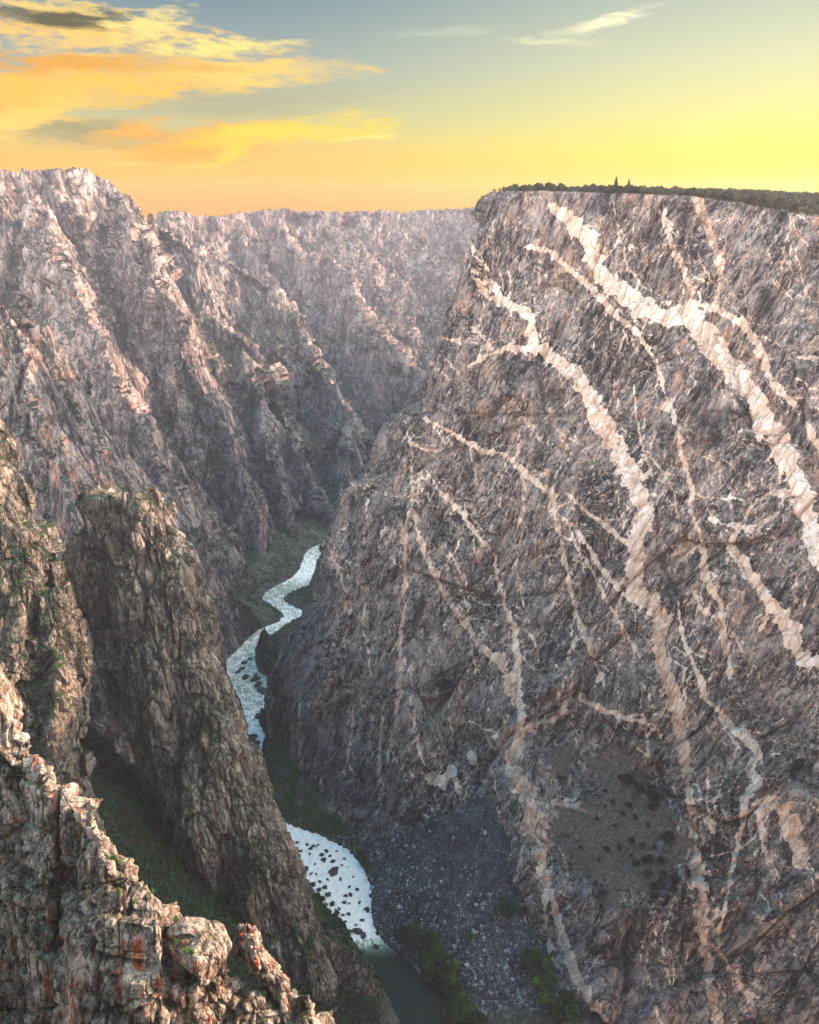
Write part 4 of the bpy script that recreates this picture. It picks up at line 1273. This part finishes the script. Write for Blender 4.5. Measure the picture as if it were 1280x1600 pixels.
# bank brush and gully brush
_bx = topix(TV)
sel = np.where(np.isin(TO, [4]) & (TSD > 1.5) & (_bx[0] < 590) & (_bx[0] > 330) & (_bx[1] > 640) & (TSD < 220) & (rg2.uniform(size=len(TV)) < 0.05 + 0.3 * sstep(-.15, .35, fbm(TV / 22, 3, .5, 34))))[0]
sel = rg2.permutation(sel)[:22000]
rad = rg2.uniform(.9, 3.0, len(sel))
V, Q = leaf_cloud(TV[sel] + np.array([0, 0, .6]), rad, 12, rad * .33, 16)
tag(mesh_np('bank_brush', V, Q, M_FOL_D, False), 'green brush along the river banks', 'brush', kind='stuff')
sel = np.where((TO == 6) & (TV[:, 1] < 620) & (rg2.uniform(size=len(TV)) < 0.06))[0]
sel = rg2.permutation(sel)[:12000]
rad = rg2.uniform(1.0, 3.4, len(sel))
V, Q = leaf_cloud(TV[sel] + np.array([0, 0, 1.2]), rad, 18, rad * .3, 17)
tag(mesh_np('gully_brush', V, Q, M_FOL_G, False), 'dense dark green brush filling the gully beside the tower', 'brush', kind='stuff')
# brush on ledges of the tower and left cliff
for nm, VV, NN, VPs, thr, cnt, lab, mt in (('tower_brush', TWV, TWN, TWP, .45, 1500, 'small green shrubs on ledges of the grey tower', M_FOL_D), ('left_cliff_brush', LFV, LFN, LFP, .38, 3500, 'green shrubs on ledges of the left cliff', M_FOL_D),
                                           ('outcrop_grass', NRV, NRN, NP_, .7, 900, 'bright green grass tufts in cracks of the near outcrop', M_FOL_B)):
    cv = fbm(VV / 12.0, 3, .5, 44)
    w = sstep(thr, .9, NN[:, 2]) * sstep(-.05, .3, cv) * (VPs[2] < np.percentile(VPs[2], 92))
    sel = np.where(rg2.uniform(size=len(VV)) < w * .25)[0]
    sel = rg2.permutation(sel)[:cnt]
    sc = .26 if nm == 'outcrop_grass' else 1.0
    rad = rg2.uniform(.5, 1.5, len(sel)) * sc
    V, Q = leaf_cloud(VV[sel] + np.array([0, 0, .3 * sc]), rad, 14, rad * .3, 18)
    tag(mesh_np(nm, V, Q, mt, False), lab, 'brush', kind='stuff')

BANK = [(crown_round('bank_tree_crown_%d' % k, 7, 3.2, 200 + k, M_FOL_D, 0.34, 60, 18), trunk_mesh('bank_tree_trunk_%d' % k, 4.5, .25, 20 + k)) for k in range(3)]
BRT = [(crown_round('bright_tree_crown_%d' % k, 7, 3.2, 230 + k, M_FOL_B, 0.34, 60, 18), trunk_mesh('bright_tree_trunk_%d' % k, 4.5, .25, 30 + k)) for k in range(2)]
# trees by the calm water
TR = [(625, 1474), (640, 1470), (650, 1480), (662, 1488), (672, 1478), (680, 1492), (660, 1505), (672, 1515), (684, 1508), (668, 1530), (680, 1530), (694, 1524), (706, 1518), (690, 1545), (703, 1545), (715, 1560), (700, 1565), (712, 1580), (724, 1578), (700, 1592), (716, 1598), (732, 1596), (745, 1604)]
for k, (px, py) in enumerate(TR):
    p = pick(TP, TV, px, py)
    c, t = (BRT[k % 2] if k in (9, 12, 14, 17) else BANK[k % 3])
    tree('bank_tree', p, rg.uniform(2.0, 2.9), rg.uniform(0, 6.28), c, t, ('bright yellow green tree' if k in (9, 12, 14, 17) else 'dark green tree') + ' in the clump between the calm water and the scree', 'tree', 'bright trees by the calm water' if k in (9, 12, 14, 17) else 'trees by the calm water')
for k, (px, py) in enumerate([(836, 1500), (846, 1520), (855, 1508), (828, 1535), (842, 1545), (856, 1540), (848, 1565), (862, 1575), (872, 1580), (880, 1570), (868, 1596), (890, 1592), (822, 1510)]):
    p = pick(TP, TV, px, py)
    c, t = (BRT[k % 2] if k in (2, 4, 6) else BANK[k % 3])
    tree('bank_tree', p, rg.uniform(1.7, 2.6), rg.uniform(0, 6.28), c, t, ('bright yellow green tree' if k in (2, 4, 6) else 'dark green tree') + ' at the foot of the veined cliff, right of the scree', 'tree', 'bright trees at the cliff foot' if k in (2, 4, 6) else 'trees at the cliff foot')
for k, (px, py) in enumerate([(775, 1428), (784, 1418), (793, 1424), (802, 1422), (812, 1424), (790, 1432)]):
    p = pick(TP, TV, px, py)
    c, t = BANK[k % 3]
    tree('scree_tree', p, rg.uniform(1.1, 1.5), rg.uniform(0, 6.28), c, t, 'dark bushy tree in the small clump on top of the lower scree', 'tree', 'clump on the scree')
tree('scree_tree', pick(TP, TV, 731, 1470), 1.4, 1.0, BANK[0][0], BANK[0][1], 'lone dark round bush in the middle of the grey scree', 'bush')
for k, (px, py) in enumerate([(556, 1318), (560, 1330), (552, 1328), (566, 1342), (570, 1352), (574, 1360), (549, 1312), (563, 1350)]):
    c, t = BANK[k % 3]
    tree('bank_tree', pick(TP, TV, px, py), rg.uniform(.7, 1.1), rg.uniform(0, 6.28), c, t, 'dark tree at the right edge of the white rapids', 'tree', 'trees beside the rapids')
for k, (px, py) in enumerate([(492, 1385), (500, 1392), (508, 1390), (514, 1402), (505, 1408), (520, 1415), (526, 1428), (516, 1430), (530, 1440), (524, 1450), (536, 1455), (498, 1402), (545, 1470), (512, 1446)]):
    c, t = BANK[k % 3]
    tree('bank_tree', pick(TP, TV, px, py), rg.uniform(.8, 1.2), rg.uniform(0, 6.28), c, t, 'dark tree on the left bank between the tower and the rapids', 'tree', 'trees between tower and rapids')
SHB = [(crown_round('shelf_bush_crown_%d' % k, 7, 3.4, 260 + k, M_FOL_K, 0.34, 60, 16), trunk_mesh('shelf_bush_trunk_%d' % k, 4.5, .25, 40 + k)) for k in range(3)]
# bushes on the scree shelf of the wall
SHELF = [(970, 1220, 1.3), (978, 1216, 1.1), (982, 1224, 1.1), (992, 1232, 1.0), (997, 1238, 1.2), (1016, 1233, 1), (1014, 1246, 1.4), (1024, 1246, 1), (1018, 1260, 1.5), (1016, 1266, 1.2), (980, 1260, .9), (971, 1274, .8), (991, 1280, .8),
         (1010, 1290, .6), (985, 1316, 1.0), (945, 1330, .9), (968, 1326, .9), (1002, 1324, 1.0), (1021, 1325, .7), (1047, 1318, 1.7), (993, 1353, 1.1), (1006, 1348, 1.0), (1013, 1347, 1.2), (1035, 1351, 1.4), (1010, 1371, 1.3),
         (1032, 1380, 1.0), (1050, 1381, 1.5), (1023, 1390, 1.1), (1050, 1396, 1.3), (1018, 1409, 1.2), (985, 1337, .6), (957, 1255, .8), (944, 1238, .7), (930, 1282, .6), (905, 1326, .6), (890, 1350, .6), (934, 1345, .6), (960, 1290, .6), (943, 1262, .5), (1038, 1370, .8)]
for k, (px, py, s) in enumerate(SHELF):
    c, t = SHB[k % 3]
    tree('shelf_bush', pick(WP, WV, px, py), s * 1.05, rg.uniform(0, 6.28), c, t, 'dark round bush on the brown shelf between the veins of the big cliff', 'bush', 'bushes on the cliff shelf')
# bright shrubs on the near outcrop
NB = [(178, 1342, .5), (186, 1348, .4), (150, 1296, .35), (188, 1394, .45), (186, 1404, .4), (244, 1394, .4), (213, 1410, .35), (275, 1480, .5), (290, 1486, .55), (300, 1490, .45), (278, 1440, .5), (265, 1428, .4), (362, 1500, .5), (372, 1520, .5), (400, 1545, .45), (415, 1555, .5), (60, 1500, .45), (50, 1470, .4), (70, 1440, .4)]
for k, (px, py, s) in enumerate(NB):
    c, t = BRT[k % 2]
    tree('outcrop_shrub', pick(NP_, NRV, px, py), s * .62, rg.uniform(0, 6.28), c, t, 'bright green shrub rooted in a crack of the near rust stained outcrop', 'shrub', 'shrubs on the near outcrop')

# ------------------------------------------------------------------ boulders and stones
def rock_mesh(name, seed, mat):
    n = 10
    th = np.linspace(0, math.pi, n); ph = np.linspace(0, 2 * math.pi, 15)[:-1]
    T, Pp = np.meshgrid(th, ph, indexing='ij')
    D = np.stack([np.sin(T) * np.cos(Pp), np.sin(T) * np.sin(Pp), np.cos(T)], -1).reshape(-1, 3)
    r = 1 + .35 * facet(D * 1.3 + seed * 3.1, seed)[0] + .15 * fbm(D * 2 + seed, 3, .5, seed)
    V = D * r[:, None] * np.array([1.25, .9, .7])
    i = np.arange(n * 14).reshape(n, 14); j = np.roll(i, -1, 1)
    Q = np.stack([i[:-1], i[1:], j[1:], j[:-1]], -1).reshape(-1, 4)
    return mesh_only(name, V, Q, mat)


RK = [rock_mesh('boulder_shape_%d' % k, k + 1, M_BOULDER) for k in range(5)]


def boulder(loc, s, label, group):
    o = bpy.data.objects.new('boulder', RK[rg.randrange(5)]); COL.objects.link(o)
    o.location = loc; o.scale = (s, s * rg.uniform(.7, 1.1), s * rg.uniform(.8, 1.2)); o.rotation_euler = (0, 0, rg.uniform(0, 6.28))
    return tag(o, label, 'boulder', group)


RAP = [(480, 1320, 2), (486, 1326, 3), (490, 1322, 2.4), (484, 1334, 2), (497, 1322, 2), (503, 1336, 3), (510, 1330, 2.4), (506, 1344, 2.6), (516, 1338, 2), (520, 1346, 2.4), (472, 1346, 2), (478, 1358, 2.6), (486, 1366, 2), (494, 1366, 1.6),
       (522, 1362, 4.6), (532, 1374, 2), (546, 1386, 2.2), (540, 1400, 1.8), (548, 1398, 2.2), (538, 1410, 2), (546, 1412, 1.6), (545, 1428, 2), (536, 1430, 1.4), (566, 1438, 2.2), (570, 1421, 2), (556, 1446, 1.6), (538, 1342, 2), (534, 1352, 1.6), (526, 1330, 1.6), (470, 1330, 1.6), (464, 1316, 1.6), (492, 1350, 1.4), (512, 1374, 1.4), (500, 1378, 1.4), (552, 1370, 1.4), (558, 1390, 1.6), (562, 1410, 1.4), (530, 1420, 1.6), (550, 1455, 1.8), (540, 1440, 1.5)]
for px, py, s in RAP:
    p = Pz(px, py, 0.3)
    boulder(p, s * rg.uniform(.7, 1.15), *(('largest dark boulder, out in the middle of the white rapids', None) if s > 4 else ('dark wet boulder breaking the white rapids', 'boulders in the rapids')))
for px, py, s in [(574, 1422, 3.2), (560, 1456, 4), (568, 1462, 3.5), (580, 1400, 2.6), (584, 1432, 2.4), (588, 1480, 3), (560, 1500, 4.5), (566, 1508, 3.5), (590, 1458, 2.5), (578, 1375, 2.4), (540, 1462, 3)]:
    boulder(Pz(px, py, 0.6), s * .9, 'large dark boulder at the edge of the rapids', 'boulders at the water edge')
for px, py, s in [(378, 1045, 3), (384, 1058, 3.4), (382, 1036, 2.6), (398, 1062, 3.6), (404, 1070, 4), (408, 1078, 3.6), (413, 1082, 3), (400, 1056, 2.6), (395, 1152, 4), (398, 1162, 4), (372, 1050, 2.4), (390, 1030, 2.4), (406, 1120, 3.4), (410, 1112, 3.2)]:
    boulder(Pz(px, py, 0.4), s * 1.5, 'dark boulder on a gravel bar in the upstream river', 'boulders in the upstream river')
# loose stones of the scree, one mass
sel = np.where((TO == 5) & (TV[:, 2] > 0.5) & (TV[:, 2] < 110))[0]
hgt = TV[sel, 2]
sel = sel[rg2.uniform(size=len(sel)) < 0.03 + 0.16 * sstep(80, 10, hgt)]
sel = rg2.permutation(sel)[:16000]
base = np.array([[-1, -1, -.6], [1, -1, -.6], [1, 1, -.6], [-1, 1, -.6], [-.7, -.8, .6], [.8, -.6, .7], [.6, .8, .5], [-.8, .6, .7]])
bq = np.array([[0, 3, 2, 1], [4, 5, 6, 7], [0, 1, 5, 4], [1, 2, 6, 5], [2, 3, 7, 6], [3, 0, 4, 7]])
sz = rg2.uniform(.25, .7, len(sel)) * (1 + 3.6 * rg2.uniform(size=len(sel)) ** 11)
an = rg2.uniform(0, 6.28, len(sel))
B = base[None] * rg2.uniform(.6, 1.2, (len(sel), 8, 3)) * sz[:, None, None]
ca, sa = np.cos(an)[:, None], np.sin(an)[:, None]
V = np.stack([B[..., 0] * ca - B[..., 1] * sa, B[..., 0] * sa + B[..., 1] * ca, B[..., 2]], -1) + TV[sel][:, None, :]
Q = (bq[None] + (np.arange(len(sel)) * 8)[:, None, None]).reshape(-1, 4)
tag(mesh_np('scree_stones', V.reshape(-1, 3), Q, M_STONE, False), 'loose grey and pale stones strewn over the scree fan', 'stones', kind='stuff')


# ------------------------------------------------------------------ the air of the canyon
def haze(top):
    x0, x1, y0, y1, z0, z1 = -3000, 1650, -1700, 3750, -14, top
    V = np.array([(x, y, z) for z in (z0, z1) for y in (y0, y1) for x in (x0, x1)], float)
    Q = np.array([(0, 2, 3, 1), (4, 5, 7, 6), (0, 1, 5, 4), (2, 6, 7, 3), (0, 4, 6, 2), (1, 3, 7, 5)])
    m = bpy.data.materials.new('canyon_air'); m.use_nodes = True
    n = N(m.node_tree)
    v = n.new('ShaderNodeVolumePrincipled')
    v.inputs['Color'].default_value = (0.70, 0.82, 1.0, 1)
    v.inputs['Density'].default_value = HAZE_DENSITY
    v.inputs['Anisotropy'].default_value = 0.35
    out = n.new('ShaderNodeOutputMaterial'); n.link(v.outputs[0], out.inputs['Volume'])
    o = mesh_np('haze', V, Q, m, False)
    o['kind'] = 'stuff'; o['label'] = 'thin evening haze filling the canyon'


HAZE_DENSITY = 0.56e-4
tops = [float(TV[:, 2].max()), float(WV[:, 2].max()) + 25, float(TWV[:, 2].max()), H]
haze(max(tops) + 6)
